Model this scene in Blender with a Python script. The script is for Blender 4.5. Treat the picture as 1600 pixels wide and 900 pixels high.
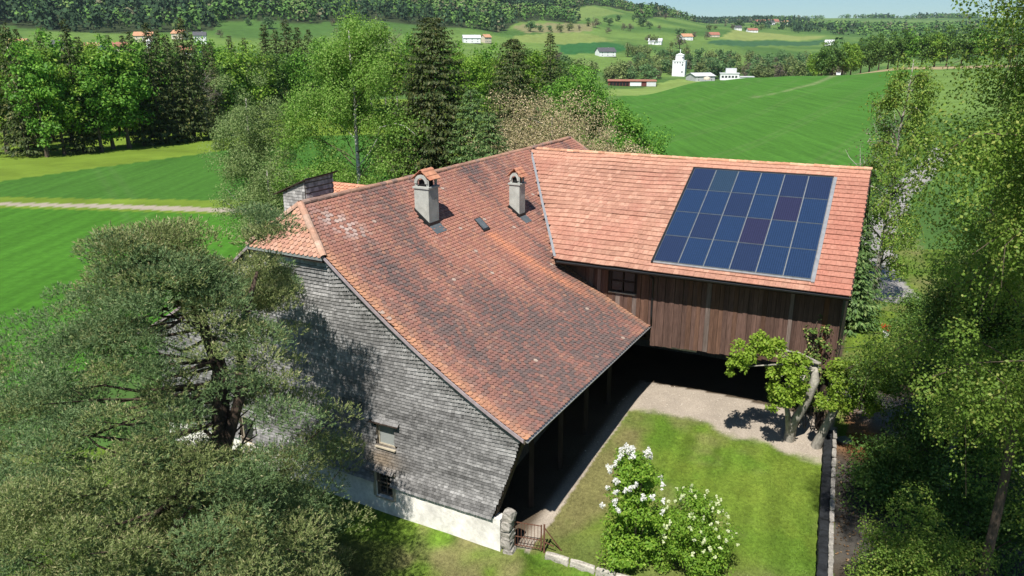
import bpy, math, random
import numpy as np
from mathutils import Vector, Matrix, Quaternion
R = math.radians
rng = np.random.default_rng(7)
random.seed(7)
scene = bpy.context.scene
for o in list(bpy.data.objects):
    bpy.data.objects.remove(o)
COL = scene.collection

# ------------------------------------------------------------------ camera, sky, sun, exposure
cam_d = bpy.data.cameras.new("camera"); cam = bpy.data.objects.new("camera", cam_d); COL.objects.link(cam)
CAMZ = 16.512
cam.location = (0, 0, CAMZ)
cam.rotation_euler = (R(90 - 17.487), 0, 0)
cam_d.sensor_width = 36.0
cam_d.lens = 1203.45 / 1600 * 36.0
cam_d.clip_start = 0.1
cam_d.clip_end = 20000
scene.camera = cam

HAZE = 0.00005                       # density of the air
SUN_EL, SUN_AZ = 55.0, 200.0          # azimuth clockwise from +Y: behind the camera, a little to the left
sdir = Vector((math.sin(R(SUN_AZ)) * math.cos(R(SUN_EL)), math.cos(R(SUN_AZ)) * math.cos(R(SUN_EL)), math.sin(R(SUN_EL))))
world = bpy.data.worlds.new("World"); scene.world = world
world.use_nodes = True
wn = world.node_tree.nodes; wl = world.node_tree.links
sky = wn.new('ShaderNodeTexSky'); sky.sky_type = 'NISHITA'; sky.sun_disc = False
sky.sun_elevation = R(SUN_EL); sky.sun_rotation = R(SUN_AZ)
sky.altitude = 450; sky.air_density = 1.0; sky.dust_density = 0.2; sky.ozone_density = 2.2
tint = wn.new('ShaderNodeMix'); tint.data_type = 'RGBA'; tint.blend_type = 'MULTIPLY'; tint.inputs[0].default_value = 1.0
tint.inputs[7].default_value = (.86, 1.08, 1.22, 1)            # the clear, slightly cyan sky of the photograph, all round
wl.new(sky.outputs[0], tint.inputs[6]); wl.new(tint.outputs[2], wn['Background'].inputs[0]); wn['Background'].inputs[1].default_value = 0.055
sun_d = bpy.data.lights.new("sun", 'SUN'); sun = bpy.data.objects.new("sun", sun_d); COL.objects.link(sun)
sun_d.energy = 4.9; sun_d.angle = R(0.53); sun_d.color = (1.0, 0.95, 0.87)
sun.rotation_euler = sdir.to_track_quat('Z', 'Y').to_euler()
sun.location = (-20, -40, 60)
scene.view_settings.view_transform = 'Standard'; scene.view_settings.look = 'None'
scene.view_settings.exposure = 0.62; scene.view_settings.gamma = 1.0
scene.view_settings.use_curve_mapping = False
scene.cycles.max_bounces = 8; scene.cycles.transparent_max_bounces = 8
scene.cycles.volume_bounces = 0

# ------------------------------------------------------------------ helpers
def lin(r, g, b):
    return tuple(((c / 255) / 12.92 if c / 255 <= .04045 else ((c / 255 + .055) / 1.055) ** 2.4) for c in (r, g, b))

def hash2(ix, iy, s=0):
    h = (ix.astype(np.int64) * 374761393 + iy.astype(np.int64) * 668265263 + s * 974634777) & 0xffffffff
    h = ((h ^ (h >> 13)) * 1274126177) & 0xffffffff
    return ((h ^ (h >> 16)) & 0xffff) / 65535.0

def vnoise(x, y, s=0):
    x = np.asarray(x, float); y = np.asarray(y, float)
    ix = np.floor(x); iy = np.floor(y); fx = x - ix; fy = y - iy
    fx = fx * fx * (3 - 2 * fx); fy = fy * fy * (3 - 2 * fy)
    ix = ix.astype(np.int64); iy = iy.astype(np.int64)
    a = hash2(ix, iy, s); b = hash2(ix + 1, iy, s); c = hash2(ix, iy + 1, s); d = hash2(ix + 1, iy + 1, s)
    return (a * (1 - fx) + b * fx) * (1 - fy) + (c * (1 - fx) + d * fx) * fy

def fbm(x, y, s=0, o=4):
    t = 0; a = .5; n = 0
    for k in range(o):
        t = t + a * vnoise(np.asarray(x) * 2 ** k, np.asarray(y) * 2 ** k, s + k); n += a; a *= .5
    return t / n

def sst(t):
    t = np.clip(t, 0, 1); return t * t * (3 - 2 * t)

def mixc(a, b, t):
    a = np.asarray(a, float); b = np.asarray(b, float); t = np.asarray(t)[..., None]
    return a * (1 - t) + b * t

def np_mesh(name, V, groups, mats, colors=None, smooth=False):
    """groups: list of (faces array (M,k), material index); colors: per-vertex (N,3)"""
    me = bpy.data.meshes.new(name)
    V = np.asarray(V, np.float32)
    me.vertices.add(len(V)); me.vertices.foreach_set('co', V.ravel())
    gs = [(np.asarray(f, np.int32), m) for f, m in groups if len(f)]
    loops = np.concatenate([f.ravel() for f, m in gs]); me.loops.add(len(loops)); me.loops.foreach_set('vertex_index', loops)
    tot = np.concatenate([np.full(len(f), f.shape[1], np.int32) for f, m in gs])
    mi = np.concatenate([np.full(len(f), m, np.int32) if np.isscalar(m) else np.asarray(m, np.int32) for f, m in gs])
    st = np.concatenate([[0], np.cumsum(tot)[:-1]]).astype(np.int32)
    me.polygons.add(len(tot)); me.polygons.foreach_set('loop_start', st)
    try: me.polygons.foreach_set('loop_total', tot)
    except Exception: pass
    me.polygons.foreach_set('material_index', mi)
    me.polygons.foreach_set('use_smooth', np.full(len(tot), bool(smooth)))
    if colors is not None:
        ca = me.color_attributes.new('Col', 'FLOAT_COLOR', 'POINT')
        c4 = np.ones((len(V), 4), np.float32); c4[:, :3] = colors
        ca.data.foreach_set('color', c4.ravel())
    for m in mats: me.materials.append(m)
    me.update(calc_edges=True)
    return me

def link(name, me, parent=None, **props):
    o = bpy.data.objects.new(name, me); COL.objects.link(o)
    if parent is not None:
        o.parent = parent
        if parent.get('world_parts'): o.matrix_parent_inverse = Matrix.Translation(-parent.location)
    for k, v in props.items(): o[k] = v
    return o

def thing(name, label, category, loc=(0, 0, 0), group=None, world_parts=False, rz=0, scale=1):
    o = bpy.data.objects.new(name, None); COL.objects.link(o)
    o.location = loc; o.rotation_euler = (0, 0, rz)
    o.scale = scale if hasattr(scale, '__len__') else (scale,) * 3
    o.empty_display_size = .3
    o['label'] = label; o['category'] = category
    if group: o['group'] = group
    if world_parts: o['world_parts'] = 1
    return o

def tag(o, label, category, group=None):
    o['label'] = label; o['category'] = category
    if group: o['group'] = group
    return o

class Geo:
    """collects boxes, tubes and polygons into one mesh"""
    def __init__(s): s.v = []; s.f = {}; s.n = 0; s.c = []
    def add(s, V, F, m=0, col=None):
        V = np.asarray(V, float).reshape(-1, 3)
        s.v.append(V)
        s.c.append(np.tile(col if col is not None else (1, 1, 1), (len(V), 1)) if (col is None or np.ndim(col) == 1) else np.asarray(col))
        for f in (F if isinstance(F, list) else [F]):
            f = np.asarray(f, np.int64)
            if f.ndim == 1: f = f[None]
            s.f.setdefault((f.shape[1], m), []).append(f + s.n)
        s.n += len(V); return s
    def hexa(s, P, m=0, col=None):
        """8 corners: bottom 4 counter-clockwise then top 4"""
        return s.add(P, [[0, 3, 2, 1], [4, 5, 6, 7], [0, 1, 5, 4], [1, 2, 6, 5], [2, 3, 7, 6], [3, 0, 4, 7]], m, col)
    def box(s, o, ex, ey, ez, m=0, col=None):
        """corner o and three edge vectors"""
        o, ex, ey, ez = (np.asarray(q, float) for q in (o, ex, ey, ez))
        if np.dot(np.cross(ex, ey), ez) < 0: o = o + ex; ex = -ex
        return s.hexa([o, o + ex, o + ex + ey, o + ey, o + ez, o + ex + ez, o + ex + ey + ez, o + ey + ez], m, col)
    def cbox(s, c, sx, sy, sz, m=0, rz=0, col=None):
        ca, sa = math.cos(rz), math.sin(rz)
        ex = np.array([ca, sa, 0]) * sx; ey = np.array([-sa, ca, 0]) * sy; ez = np.array([0, 0, sz])
        return s.box(np.asarray(c, float) - ex / 2 - ey / 2 - ez / 2, ex, ey, ez, m, col)
    def bar(s, a, b, w, h=None, m=0, up=(0, 0, 1), col=None):
        a = np.asarray(a, float); b = np.asarray(b, float); h = h or w
        d = b - a; L = np.linalg.norm(d); d = d / L
        up = np.asarray(up, float)
        if abs(np.dot(up, d)) > .98: up = np.array([1., 0, 0])
        x = np.cross(up, d); x /= np.linalg.norm(x); y = np.cross(d, x)
        return s.box(a - x * w / 2 - y * h / 2, x * w, y * h, d * L, m, col)
    def tube(s, P, r, n=6, m=0, cap=True, wob=0, col=None):
        P = np.asarray(P, float); r = np.broadcast_to(np.asarray(r, float), (len(P),))
        t = np.gradient(P, axis=0); t /= np.linalg.norm(t, axis=1)[:, None] + 1e-9
        ref = np.where(np.abs(t[:, 2:3]) > .9, np.array([[1., 0, 0]]), np.array([[0, 0, 1.]]))
        ref = ref[:1].repeat(len(P), 0)
        x = np.cross(ref, t); x /= np.linalg.norm(x, axis=1)[:, None] + 1e-9; y = np.cross(t, x)
        a = np.arange(n) / n * 2 * np.pi
        rr = r[:, None] * (1 + (wob * (rng.random((len(P), n)) - .5) if wob else 0))
        V = P[:, None] + x[:, None] * (np.cos(a) * rr)[..., None] + y[:, None] * (np.sin(a) * rr)[..., None]
        i = np.arange(len(P) - 1)[:, None] * n; k = np.arange(n)[None]; k2 = (k + 1) % n
        F = np.stack([i + k, i + k2, i + n + k2, i + n + k], -1).reshape(-1, 4)
        s.add(V.reshape(-1, 3), F, m, col)
        if cap:
            base = s.n - len(P) * n
            s.f.setdefault((n, m), []).append((base + (len(P) - 1) * n + np.arange(n))[None])
        return s
    def mesh(s, name, mats, smooth=False, colors=False):
        groups = [(np.concatenate(fl), m) for (k, m), fl in s.f.items()]
        return np_mesh(name, np.concatenate(s.v), groups, mats, np.concatenate(s.c) if colors else None, smooth)
    def build(s, name, mats, parent=None, smooth=False, colors=False, **props):
        if not isinstance(mats, (list, tuple)): mats = [mats]
        return link(name, s.mesh(name, mats, smooth, colors), parent, **props)

# ------------------------------------------------------------------ materials
def new_mat(name):
    m = bpy.data.materials.new(name); m.use_nodes = True
    return m, m.node_tree.nodes, m.node_tree.links, m.node_tree.nodes['Principled BSDF']

def noise_node(nd, lk, scale, detail=4, coord='Object', vec=None, rough=.6):
    t = nd.new('ShaderNodeTexNoise'); t.inputs['Scale'].default_value = scale; t.inputs['Detail'].default_value = detail
    t.inputs['Roughness'].default_value = rough
    if vec is None:
        g = nd.new('ShaderNodeNewGeometry'); vec = g.outputs['Position']
    lk.new(vec, t.inputs['Vector'])
    return t

def mul_color(nd, lk, c_in, fac_in, lo, hi):
    """colour times a map of fac onto lo..hi"""
    mr = nd.new('ShaderNodeMapRange'); mr.inputs[1].default_value = .3; mr.inputs[2].default_value = .7
    mr.inputs[3].default_value = lo; mr.inputs[4].default_value = hi; lk.new(fac_in, mr.inputs[0])
    vm = nd.new('ShaderNodeVectorMath'); vm.operation = 'SCALE'
    lk.new(c_in, vm.inputs[0]); lk.new(mr.outputs[0], vm.inputs['Scale'])
    return vm.outputs[0]

def bump(nd, lk, bsdf, h, strength=.4, dist=.02):
    b = nd.new('ShaderNodeBump'); b.inputs['Strength'].default_value = strength; b.inputs['Distance'].default_value = dist
    lk.new(h, b.inputs['Height']); lk.new(b.outputs[0], bsdf.inputs['Normal'])

def surf(name, color, rough=.8, nscale=3, var=(.8, 1.2), bscale=40, bstr=.3, bdist=.01, metal=0, src='const', spec=.3, fine=None, stretch=None):
    """src: const | vcol (colour attribute) | obj (object colour)"""
    m, nd, lk, b = new_mat(name)
    b.inputs['Roughness'].default_value = rough; b.inputs['Metallic'].default_value = metal
    b.inputs['Specular IOR Level'].default_value = spec
    if src == 'const':
        c = nd.new('ShaderNodeRGB'); c.outputs[0].default_value = (*color, 1); c = c.outputs[0]
    elif src == 'vcol':
        c = nd.new('ShaderNodeVertexColor'); c.layer_name = 'Col'; c = c.outputs[0]
    else:
        c = nd.new('ShaderNodeObjectInfo'); c = c.outputs['Color']
    vec = None
    if stretch:
        g = nd.new('ShaderNodeNewGeometry'); mp = nd.new('ShaderNodeMapping'); mp.inputs['Scale'].default_value = stretch
        lk.new(g.outputs['Position'], mp.inputs['Vector']); vec = mp.outputs[0]
    t = noise_node(nd, lk, nscale, 5, vec=vec)
    c = mul_color(nd, lk, c, t.outputs[0], *var)
    if fine:
        t2 = noise_node(nd, lk, fine[0], 3, vec=vec); c = mul_color(nd, lk, c, t2.outputs[0], fine[1], fine[2])
    lk.new(c, b.inputs['Base Color'])
    if bstr:
        t3 = noise_node(nd, lk, bscale, 3, vec=vec); bump(nd, lk, b, t3.outputs[0], bstr, bdist)
    return m

def leaf_mat(name, c1, c2, c3=None, trans=.35, rough=.55, spec=.25, objvar=.12):
    """per-leaf colour from c1..c2, a few leaves c3"""
    m, nd, lk, b = new_mat(name)
    out = nd['Material Output']
    g = nd.new('ShaderNodeNewGeometry')
    ramp = nd.new('ShaderNodeValToRGB'); e = ramp.color_ramp.elements
    e[0].position = 0; e[0].color = (*c1, 1); e[1].position = .8; e[1].color = (*c2, 1)
    if c3: k = e.new(.93); k.color = (*c3, 1)
    lk.new(g.outputs['Random Per Island'], ramp.inputs[0])
    oi = nd.new('ShaderNodeObjectInfo')
    mr = nd.new('ShaderNodeMapRange'); mr.inputs[3].default_value = 1 - objvar; mr.inputs[4].default_value = 1 + objvar
    lk.new(oi.outputs['Random'], mr.inputs[0])
    vm = nd.new('ShaderNodeVectorMath'); vm.operation = 'SCALE'; lk.new(ramp.outputs[0], vm.inputs[0]); lk.new(mr.outputs[0], vm.inputs['Scale'])
    lk.new(vm.outputs[0], b.inputs['Base Color']); b.inputs['Roughness'].default_value = rough; b.inputs['Specular IOR Level'].default_value = spec
    tr = nd.new('ShaderNodeBsdfTranslucent'); lk.new(vm.outputs[0], tr.inputs[0])
    mx = nd.new('ShaderNodeMixShader'); mx.inputs[0].default_value = trans
    lk.new(b.outputs[0], mx.inputs[1]); lk.new(tr.outputs[0], mx.inputs[2]); lk.new(mx.outputs[0], out.inputs[0])
    return m

M = {}
M['tile_v'] = surf('clay_tile', None, .85, 9, (.8, 1.2), 60, .35, .006, src='vcol', fine=(45, .85, 1.15), spec=.2)
M['tile_o'] = surf('clay_tile_single', None, .85, 9, (.8, 1.2), 60, .35, .006, src='obj', fine=(45, .85, 1.15), spec=.2)
M['shingle_v'] = surf('wood_shingle', None, .8, 6, (.75, 1.25), 50, .4, .006, src='vcol', fine=(60, .75, 1.25), spec=.3)
M['shingle_o'] = surf('wood_shingle_single', None, .8, 6, (.75, 1.25), 50, .4, .006, src='obj', fine=(60, .75, 1.25), spec=.3)
M['board_o'] = surf('barn_board', None, .85, 1.2, (.7, 1.3), 14, .4, .01, src='obj', fine=(9, .7, 1.3), stretch=(3.5, 3.5, .28), spec=.2)
M['dark_wood'] = surf('dark_timber', (.035, .024, .018), .85, 3, (.6, 1.4), 20, .4, .01, stretch=(3, 3, .4))
M['old_wood'] = surf('weathered_timber', (.16, .13, .10), .85, 3, (.6, 1.4), 20, .4, .01, stretch=(3, 3, .5))
M['pale_wood'] = surf('pale_painted_timber', (.42, .37, .28), .7, 4, (.75, 1.2), 30, .3, .005)
M['plaster'] = surf('lime_plaster', (.76, .74, .69), .9, 1.3, (.72, 1.12), 12, .5, .02, fine=(6, .85, 1.1))
M['stone'] = surf('rough_stone', (.30, .28, .25), .9, 2.5, (.6, 1.3), 9, .8, .04, fine=(20, .8, 1.2))
M['pale_stone'] = surf('pale_stone', (.42, .39, .34), .9, 2.5, (.6, 1.25), 9, .8, .04, fine=(20, .8, 1.2))
M['shaded_stone'] = surf('shade_painted_stone', (.016, .018, .021), .8, 3, (.5, 1.5), 9, .8, .04)  # near-black so the yard wall's shaded face is in the colour
M['concrete'] = surf('chimney_render', (.37, .38, .35), .9, 3, (.8, 1.15), 40, .5, .01, fine=(30, .85, 1.12))
M['lead'] = surf('lead_flashing', (.13, .15, .16), .5, 5, (.8, 1.2), 30, .1, .005, metal=.3)
M['gutter'] = surf('dark_gutter', (.022, .024, .026), .45, 5, (.8, 1.2), 30, .1, .004, metal=.3, spec=.5)
M['trim'] = surf('mauve_rake_board', (.30, .25, .26), .7, 5, (.8, 1.2), 30, .2, .004)
M['zinc'] = surf('zinc_edge', (.38, .39, .40), .45, 5, (.85, 1.15), 30, .1, .004, metal=.5)
M['rust'] = surf('rusty_iron', (.12, .055, .035), .8, 20, (.6, 1.4), 60, .3, .003)
M['black'] = surf('soot_and_shade_black', (.01, .01, .01), .9, 5, (.8, 1.2), 30, .1, .004)
M['bark'] = surf('bark', (.10, .075, .055), .95, 4, (.6, 1.4), 22, .9, .03, stretch=(1, 1, .35))
M['pine_bark'] = surf('pine_bark', (.085, .060, .045), .95, 4, (.5, 1.4), 22, .9, .03, stretch=(1, 1, .5))
M['grey_bark'] = surf('grey_bark', (.32, .30, .26), .95, 5, (.5, 1.35), 22, .9, .03, stretch=(1, 1, .5))
M['birch_bark'] = surf('birch_bark', (.58, .56, .52), .8, 6, (.25, 1.2), 22, .4, .01, stretch=(1, 1, 2.2))
M['render_white'] = surf('white_render', (.72, .73, .74), .8, .4, (.92, 1.06), 3, .1, .01)
M['render_grey'] = surf('grey_render', (.42, .43, .44), .8, .4, (.9, 1.08), 3, .1, .01)
M['render_beige'] = surf('beige_render', (.55, .48, .38), .8, .4, (.9, 1.08), 3, .1, .01)
M['roof_red'] = surf('far_red_roof', (.30, .13, .09), .85, .5, (.8, 1.2), 3, .1, .01)
M['roof_orange'] = surf('far_orange_roof', (.45, .24, .14), .85, .5, (.8, 1.2), 3, .1, .01)
M['roof_dark'] = surf('far_dark_roof', (.08, .08, .09), .7, .5, (.8, 1.2), 3, .1, .01)
M['roof_pale'] = surf('far_pale_roof', (.55, .56, .58), .6, .5, (.9, 1.1), 3, .1, .01)
M['shed_red'] = surf('shed_red_boards', (.12, .035, .03), .85, .5, (.8, 1.2), 3, .1, .01)
M['petal'] = leaf_mat('white_petal', (.72, .72, .68), (.85, .85, .82), None, .3)
M['petal_green'] = leaf_mat('greenish_white_petal', (.55, .62, .32), (.75, .78, .55), None, .3)

def glass_mat(name, col, rough=.12):
    m, nd, lk, b = new_mat(name)
    b.inputs['Base Color'].default_value = (*col, 1); b.inputs['Roughness'].default_value = rough
    b.inputs['Specular IOR Level'].default_value = .6
    return m
M['glass'] = glass_mat('dark_window_glass', (.02, .022, .025))
M['blind'] = glass_mat('pale_window_blind', (.27, .29, .28), .5)
M['far_glass'] = glass_mat('far_window_glass', (.05, .055, .065), .2)

def solar_mat(name, blue):
    m, nd, lk, b = new_mat(name)
    tc = nd.new('ShaderNodeTexCoord')
    sp = nd.new('ShaderNodeSeparateXYZ'); lk.new(tc.outputs['Object'], sp.inputs[0])
    w = nd.new('ShaderNodeMath'); w.operation = 'MULTIPLY'; w.inputs[1].default_value = 2 * math.pi / .0875; lk.new(sp.outputs[0], w.inputs[0])
    sn = nd.new('ShaderNodeMath'); sn.operation = 'SINE'; lk.new(w.outputs[0], sn.inputs[0])
    gt = nd.new('ShaderNodeMapRange'); gt.inputs[1].default_value = .45; gt.inputs[2].default_value = .95; gt.inputs[3].default_value = 0; gt.inputs[4].default_value = 1
    lk.new(sn.outputs[0], gt.inputs[0])
    w2 = nd.new('ShaderNodeMath'); w2.operation = 'MULTIPLY'; w2.inputs[1].default_value = 2 * math.pi / .175; lk.new(sp.outputs[1], w2.inputs[0])
    sn2 = nd.new('ShaderNodeMath'); sn2.operation = 'SINE'; lk.new(w2.outputs[0], sn2.inputs[0])
    gt2 = nd.new('ShaderNodeMapRange'); gt2.inputs[1].default_value = .96; gt2.inputs[2].default_value = 1; gt2.inputs[3].default_value = 0; gt2.inputs[4].default_value = .5
    lk.new(sn2.outputs[0], gt2.inputs[0])
    mx0 = nd.new('ShaderNodeMath'); mx0.operation = 'MAXIMUM'; lk.new(gt.outputs[0], mx0.inputs[0]); lk.new(gt2.outputs[0], mx0.inputs[1])
    mx = nd.new('ShaderNodeMix'); mx.data_type = 'RGBA'
    nz = noise_node(nd, lk, 9, 3)
    c0 = nd.new('ShaderNodeRGB'); c0.outputs[0].default_value = (*blue, 1)
    cc = mul_color(nd, lk, c0.outputs[0], nz.outputs[0], .8, 1.2)
    lk.new(cc, mx.inputs[6]); mx.inputs[7].default_value = (blue[0] * 1.25 + .012, blue[1] * 1.3 + .018, blue[2] * 1.25 + .03, 1)
    lk.new(mx0.outputs[0], mx.inputs[0]); lk.new(mx.outputs[2], b.inputs['Base Color'])
    b.inputs['Roughness'].default_value = .28; b.inputs['Specular IOR Level'].default_value = .45
    return m
M['cell_a'] = solar_mat('blue_solar_cells', (.012, .027, .068))
M['cell_b'] = solar_mat('deep_blue_solar_cells', (.013, .022, .055))
M['cell_c'] = solar_mat('violet_solar_cells', (.018, .018, .046))
M['cell_d'] = solar_mat('slate_solar_cells', (.017, .034, .060))

# foliage
M['lf_birch'] = leaf_mat('birch_leaf', (0.131, 0.231, 0.033), (0.206, 0.319, 0.050), (0.338, 0.388, 0.088), .42)
M['lf_birch_dark'] = leaf_mat('birch_leaf_painted_shade', (0.078, 0.150, 0.026), (0.132, 0.216, 0.042), (0.228, 0.276, 0.072), .35)  # darker copy of the birch leaf, shade put into its colour
M['lf_light'] = leaf_mat('light_green_leaf', (0.140, 0.275, 0.039), (0.218, 0.367, 0.069), (0.302, 0.410, 0.115), .5)
M['lf_willow'] = leaf_mat('greyish_willow_leaf', (0.156, 0.234, 0.072), (0.216, 0.294, 0.102), (0.288, 0.336, 0.144), .38)
M['lf_maple'] = leaf_mat('maple_leaf', (0.070, 0.186, 0.022), (0.163, 0.349, 0.042), (0.233, 0.416, 0.059), .35)
M['lf_beech'] = leaf_mat('beech_leaf', (0.094, 0.200, 0.023), (0.203, 0.345, 0.040), (0.296, 0.414, 0.062), .38)
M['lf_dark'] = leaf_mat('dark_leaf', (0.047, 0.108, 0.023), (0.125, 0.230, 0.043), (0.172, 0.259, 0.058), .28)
M['lf_spruce'] = leaf_mat('spruce_needle', (.032, .052, .014), (.070, .096, .026), (.115, .115, .036), .12)
M['lf_thuja'] = leaf_mat('cypress_needle', (0.045, 0.101, 0.028), (0.121, 0.203, 0.057), (0.182, 0.243, 0.081), .15)
M['lf_pine'] = leaf_mat('pine_needle', (0.112, 0.185, 0.074), (0.157, 0.235, 0.095), (0.213, 0.280, 0.112), .28, spec=.3)
M['lf_pine_yellow'] = leaf_mat('pine_needle_yellowish', (0.165, 0.215, 0.073), (0.226, 0.275, 0.097), (0.297, 0.319, 0.132), .28, spec=.3)
M['lf_pinetip'] = leaf_mat('pine_candle', (.27, .26, .12), (.36, .34, .17), (.44, .42, .24), .25)
M['lf_blossom'] = leaf_mat('cream_blossom', (0.300, 0.274, 0.132), (0.540, 0.446, 0.251), (0.720, 0.576, 0.396), .3)
M['lf_yellow'] = leaf_mat('yellow_green_leaf', (.17, .28, .026), (.25, .37, .042), (.33, .41, .07), .45)
M['lf_lilac'] = leaf_mat('fresh_green_leaf', (.125, .25, .022), (.20, .35, .038), (.30, .42, .06), .42)
M['lf_bare'] = leaf_mat('budding_twig', (.10, .085, .06), (.17, .14, .10), (.16, .17, .07), .2)
M['lf_far1'] = leaf_mat('far_green_leaf', (0.069, 0.149, 0.049), (0.138, 0.241, 0.084), None, .25, objvar=.3)
M['lf_far2'] = leaf_mat('far_yellowish_leaf', (0.121, 0.171, 0.050), (0.209, 0.264, 0.088), None, .25, objvar=.25)
M['wood_v'] = surf('far_wood_leaf', None, .9, 30, (.85, 1.15), 40, 0, src='vcol', spec=.1)
M['lf_hillspruce'] = leaf_mat('hill_conifer', (0.036, 0.075, 0.042), (0.078, 0.131, 0.068), None, .15)
M['lf_ivy'] = leaf_mat('ivy_leaf', (0.060, 0.120, 0.024), (0.132, 0.204, 0.042), (0.360, 0.336, 0.120), .25)
# ------------------------------------------------------------------ terrain
TH = np.array([-34, -24, -14, -4, 0, 5, 9, 14, 17, 20, 27, 34.])
DD = np.array([0, 60, 130, 220, 330, 430, 600, 800, 1000, 1300, 1700, 2100, 2600, 3500, 4500, 7000.])
TZ = np.array([
[0,0,0,0,1,2,6,18,40,85,150,200,230,230,220,150],
[0,0,0,0,0,1,4,15,36,80,150,200,230,230,220,150],
[0,0,0,0,0,0,3,14,38,84,150,195,225,230,220,150],
[0,0,0,0,-1,-2,0,8,25,62,120,175,205,215,210,150],
[0,0,0,0,-1,-4,-5,2,18,46,100,160,190,200,200,150],
[0,0,0,-1,-3,-8,-13,-2,14,38,82,135,165,180,190,150],
[0,0,0,-1,-3,-9,-14,-6,8,30,68,100,108,150,170,140],
[0,0,0,0,3,-4,-14,-8,4,22,50,66,76,104,138,120],
[0,0,0,1,4.5,-2,-14,-10,0,14,38,55,80,108,148,120],
[0,0,.5,2.5,5.3,0,-10,-8,-2,8,28,46,70,104,150,120],
[0,0,1,4,6.5,6.5,4,0,0,5,22,40,60,95,148,120],
[0,0,1,4,7,8,6,2,0,5,22,40,60,95,140,120]])
def T(x, y):
    x = np.asarray(x, float); y = np.asarray(y, float)
    th = np.clip(np.degrees(np.arctan2(x, y)), -34, 33.999); d = np.clip(np.hypot(x, y), 0, 6999)
    i = np.clip(np.searchsorted(TH, th, side='right') - 1, 0, len(TH) - 2); j = np.clip(np.searchsorted(DD, d, side='right') - 1, 0, len(DD) - 2)
    a = sst((th - TH[i]) / (TH[i + 1] - TH[i])); b = (d - DD[j]) / (DD[j + 1] - DD[j])
    z = (TZ[i, j] * (1 - a) + TZ[i + 1, j] * a) * (1 - b) + (TZ[i, j + 1] * (1 - a) + TZ[i + 1, j + 1] * a) * b
    # near relief: the yard climbs to the barn, the front lawn lies below the kerb
    z = z + 1.15 * np.clip((y - 22.9) / 9.0, 0, 1) * np.clip((x + 3) / 5, 0, 1) * (1 - sst((np.hypot(x, y) - 48) / 30))
    s = (x - 1.0) * .437 + (y - 22.38) * .9
    z = z - .3 * sst(-s / .22) * sst((x - .2) / .9) - .3 * sst((-s - .2) / 1.6) * (1 - sst((x - .2) / .9))
    return z
def Tz(x, y): return float(T(np.array([x]), np.array([y]))[0])

def inpoly(x, y, poly):
    ins = np.zeros(np.shape(x), bool); n = len(poly)
    for k in range(n):
        x1, y1 = poly[k]; x2, y2 = poly[(k + 1) % n]
        if y1 == y2: continue
        c = ((y1 > y) != (y2 > y)) & (x < (x2 - x1) * (y - y1) / (y2 - y1) + x1)
        ins ^= c
    return ins
def segdist(x, y, pts):
    d = np.full(np.shape(x), 1e9)
    for (x1, y1), (x2, y2) in zip(pts[:-1], pts[1:]):
        dx, dy = x2 - x1, y2 - y1; t = np.clip(((x - x1) * dx + (y - y1) * dy) / (dx * dx + dy * dy), 0, 1)
        d = np.minimum(d, np.hypot(x - x1 - t * dx, y - y1 - t * dy))
    return d

# house frames: A = farmhouse (u along its ridge, v towards the yard), B = barn (b along its ridge, n towards the yard)
UA = np.array([.47639449, .87923165, 0]); VA = np.array([.87923165, -.47639449, 0]); OA = np.array([-7.78668, 26.48899, 0])
BB = np.array([.90061252, -.43462294, 0]); NB = np.array([-.43462294, -.90061252, 0]); OB = np.array([1.00068975, 42.7069179, 0])
ZUP = np.array([0, 0, 1.])
def PA(u, v, z): return OA + UA * u + VA * v + ZUP * z
def PB(t, n, z): return OB + BB * t + NB * n + ZUP * z

P_FIELD_L = [(-90, 62), (-67.2, 93.4), (-65.2, 97.5), (-58.8, 108.9), (-48.6, 125.3), (-39.9, 147.2), (-12.8, 156.4), (-7.6, 88), (-33.6, 84.9), (-58.5, 87.1), (-63.2, 87.5), (-84, 58)]
L_PATH = [(-84, 80), (-60.4, 83.4), (-55.9, 83.0), (-44.1, 81.7), (-32.4, 80.0), (-24.6, 78.7), (-14, 78)]
P_NEAR = [(-75, 20), (-75, 79.4), (-58.5, 80.6), (-54.6, 80.9), (-31.8, 78.0), (-24.1, 76.6), (-10, 76), (-14, 47), (-30, 27)]
P_FIELD_R = [(4, 97), (13, 168), (30, 250), (43.6, 318), (80, 340), (115, 347), (150, 350), (178, 351), (200, 372), (170, 330), (88.6, 191.4), (57.6, 123.5), (45.8, 98.1), (30, 92)]
L_TRACK = [(136, 334), (120.0, 299.4), (100.1, 264.8), (84.5, 244.0), (72.2, 235.3)]
P_STRIP = [(38, 319), (43.6, 318), (80, 340), (115, 347), (160, 640), (142.4, 682.9), (58.3, 517.6)]
P_WHEAT = [(120, 349), (150, 352), (178, 353), (240, 340), (260, 420), (200, 425), (160, 412)]
L_DRIVE = [(24.5, 47.0), (28, 57), (33, 68), (37, 75), (42.5, 84.5), (52, 98), (65, 117), (90, 160)]
P_BROWN = [(-.2, 1295), (65.4, 1392.6), (147, 1440.6), (128.7, 1308.1), (18.2, 1167.1)]
P_YELL = [(-.2, 1108), (105.5, 1277.3), (145.2, 1148.3), (81.9, 1035.6), (12, 1026.7)]
P_GREEN2 = [(56.5, 1022), (142.3, 1124.7), (156.1, 1064.8), (120.4, 947.4), (56.7, 892.6)]
P_LT = [(65.4, 1681.6), (180, 1850), (258.5, 1835.8), (114.9, 1465.3), (55.6, 1421.8)]
P_YEL2 = [(349.1, 1359.9), (469.5, 1703.4), (686.7, 1775.3), (610.8, 1610.2), (360, 1339.8)]
P_DARK2 = [(295.9, 1246.7), (344.1, 1319.5), (612.9, 1582.3), (532, 1399.5), (301.1, 1188.2)]
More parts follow.
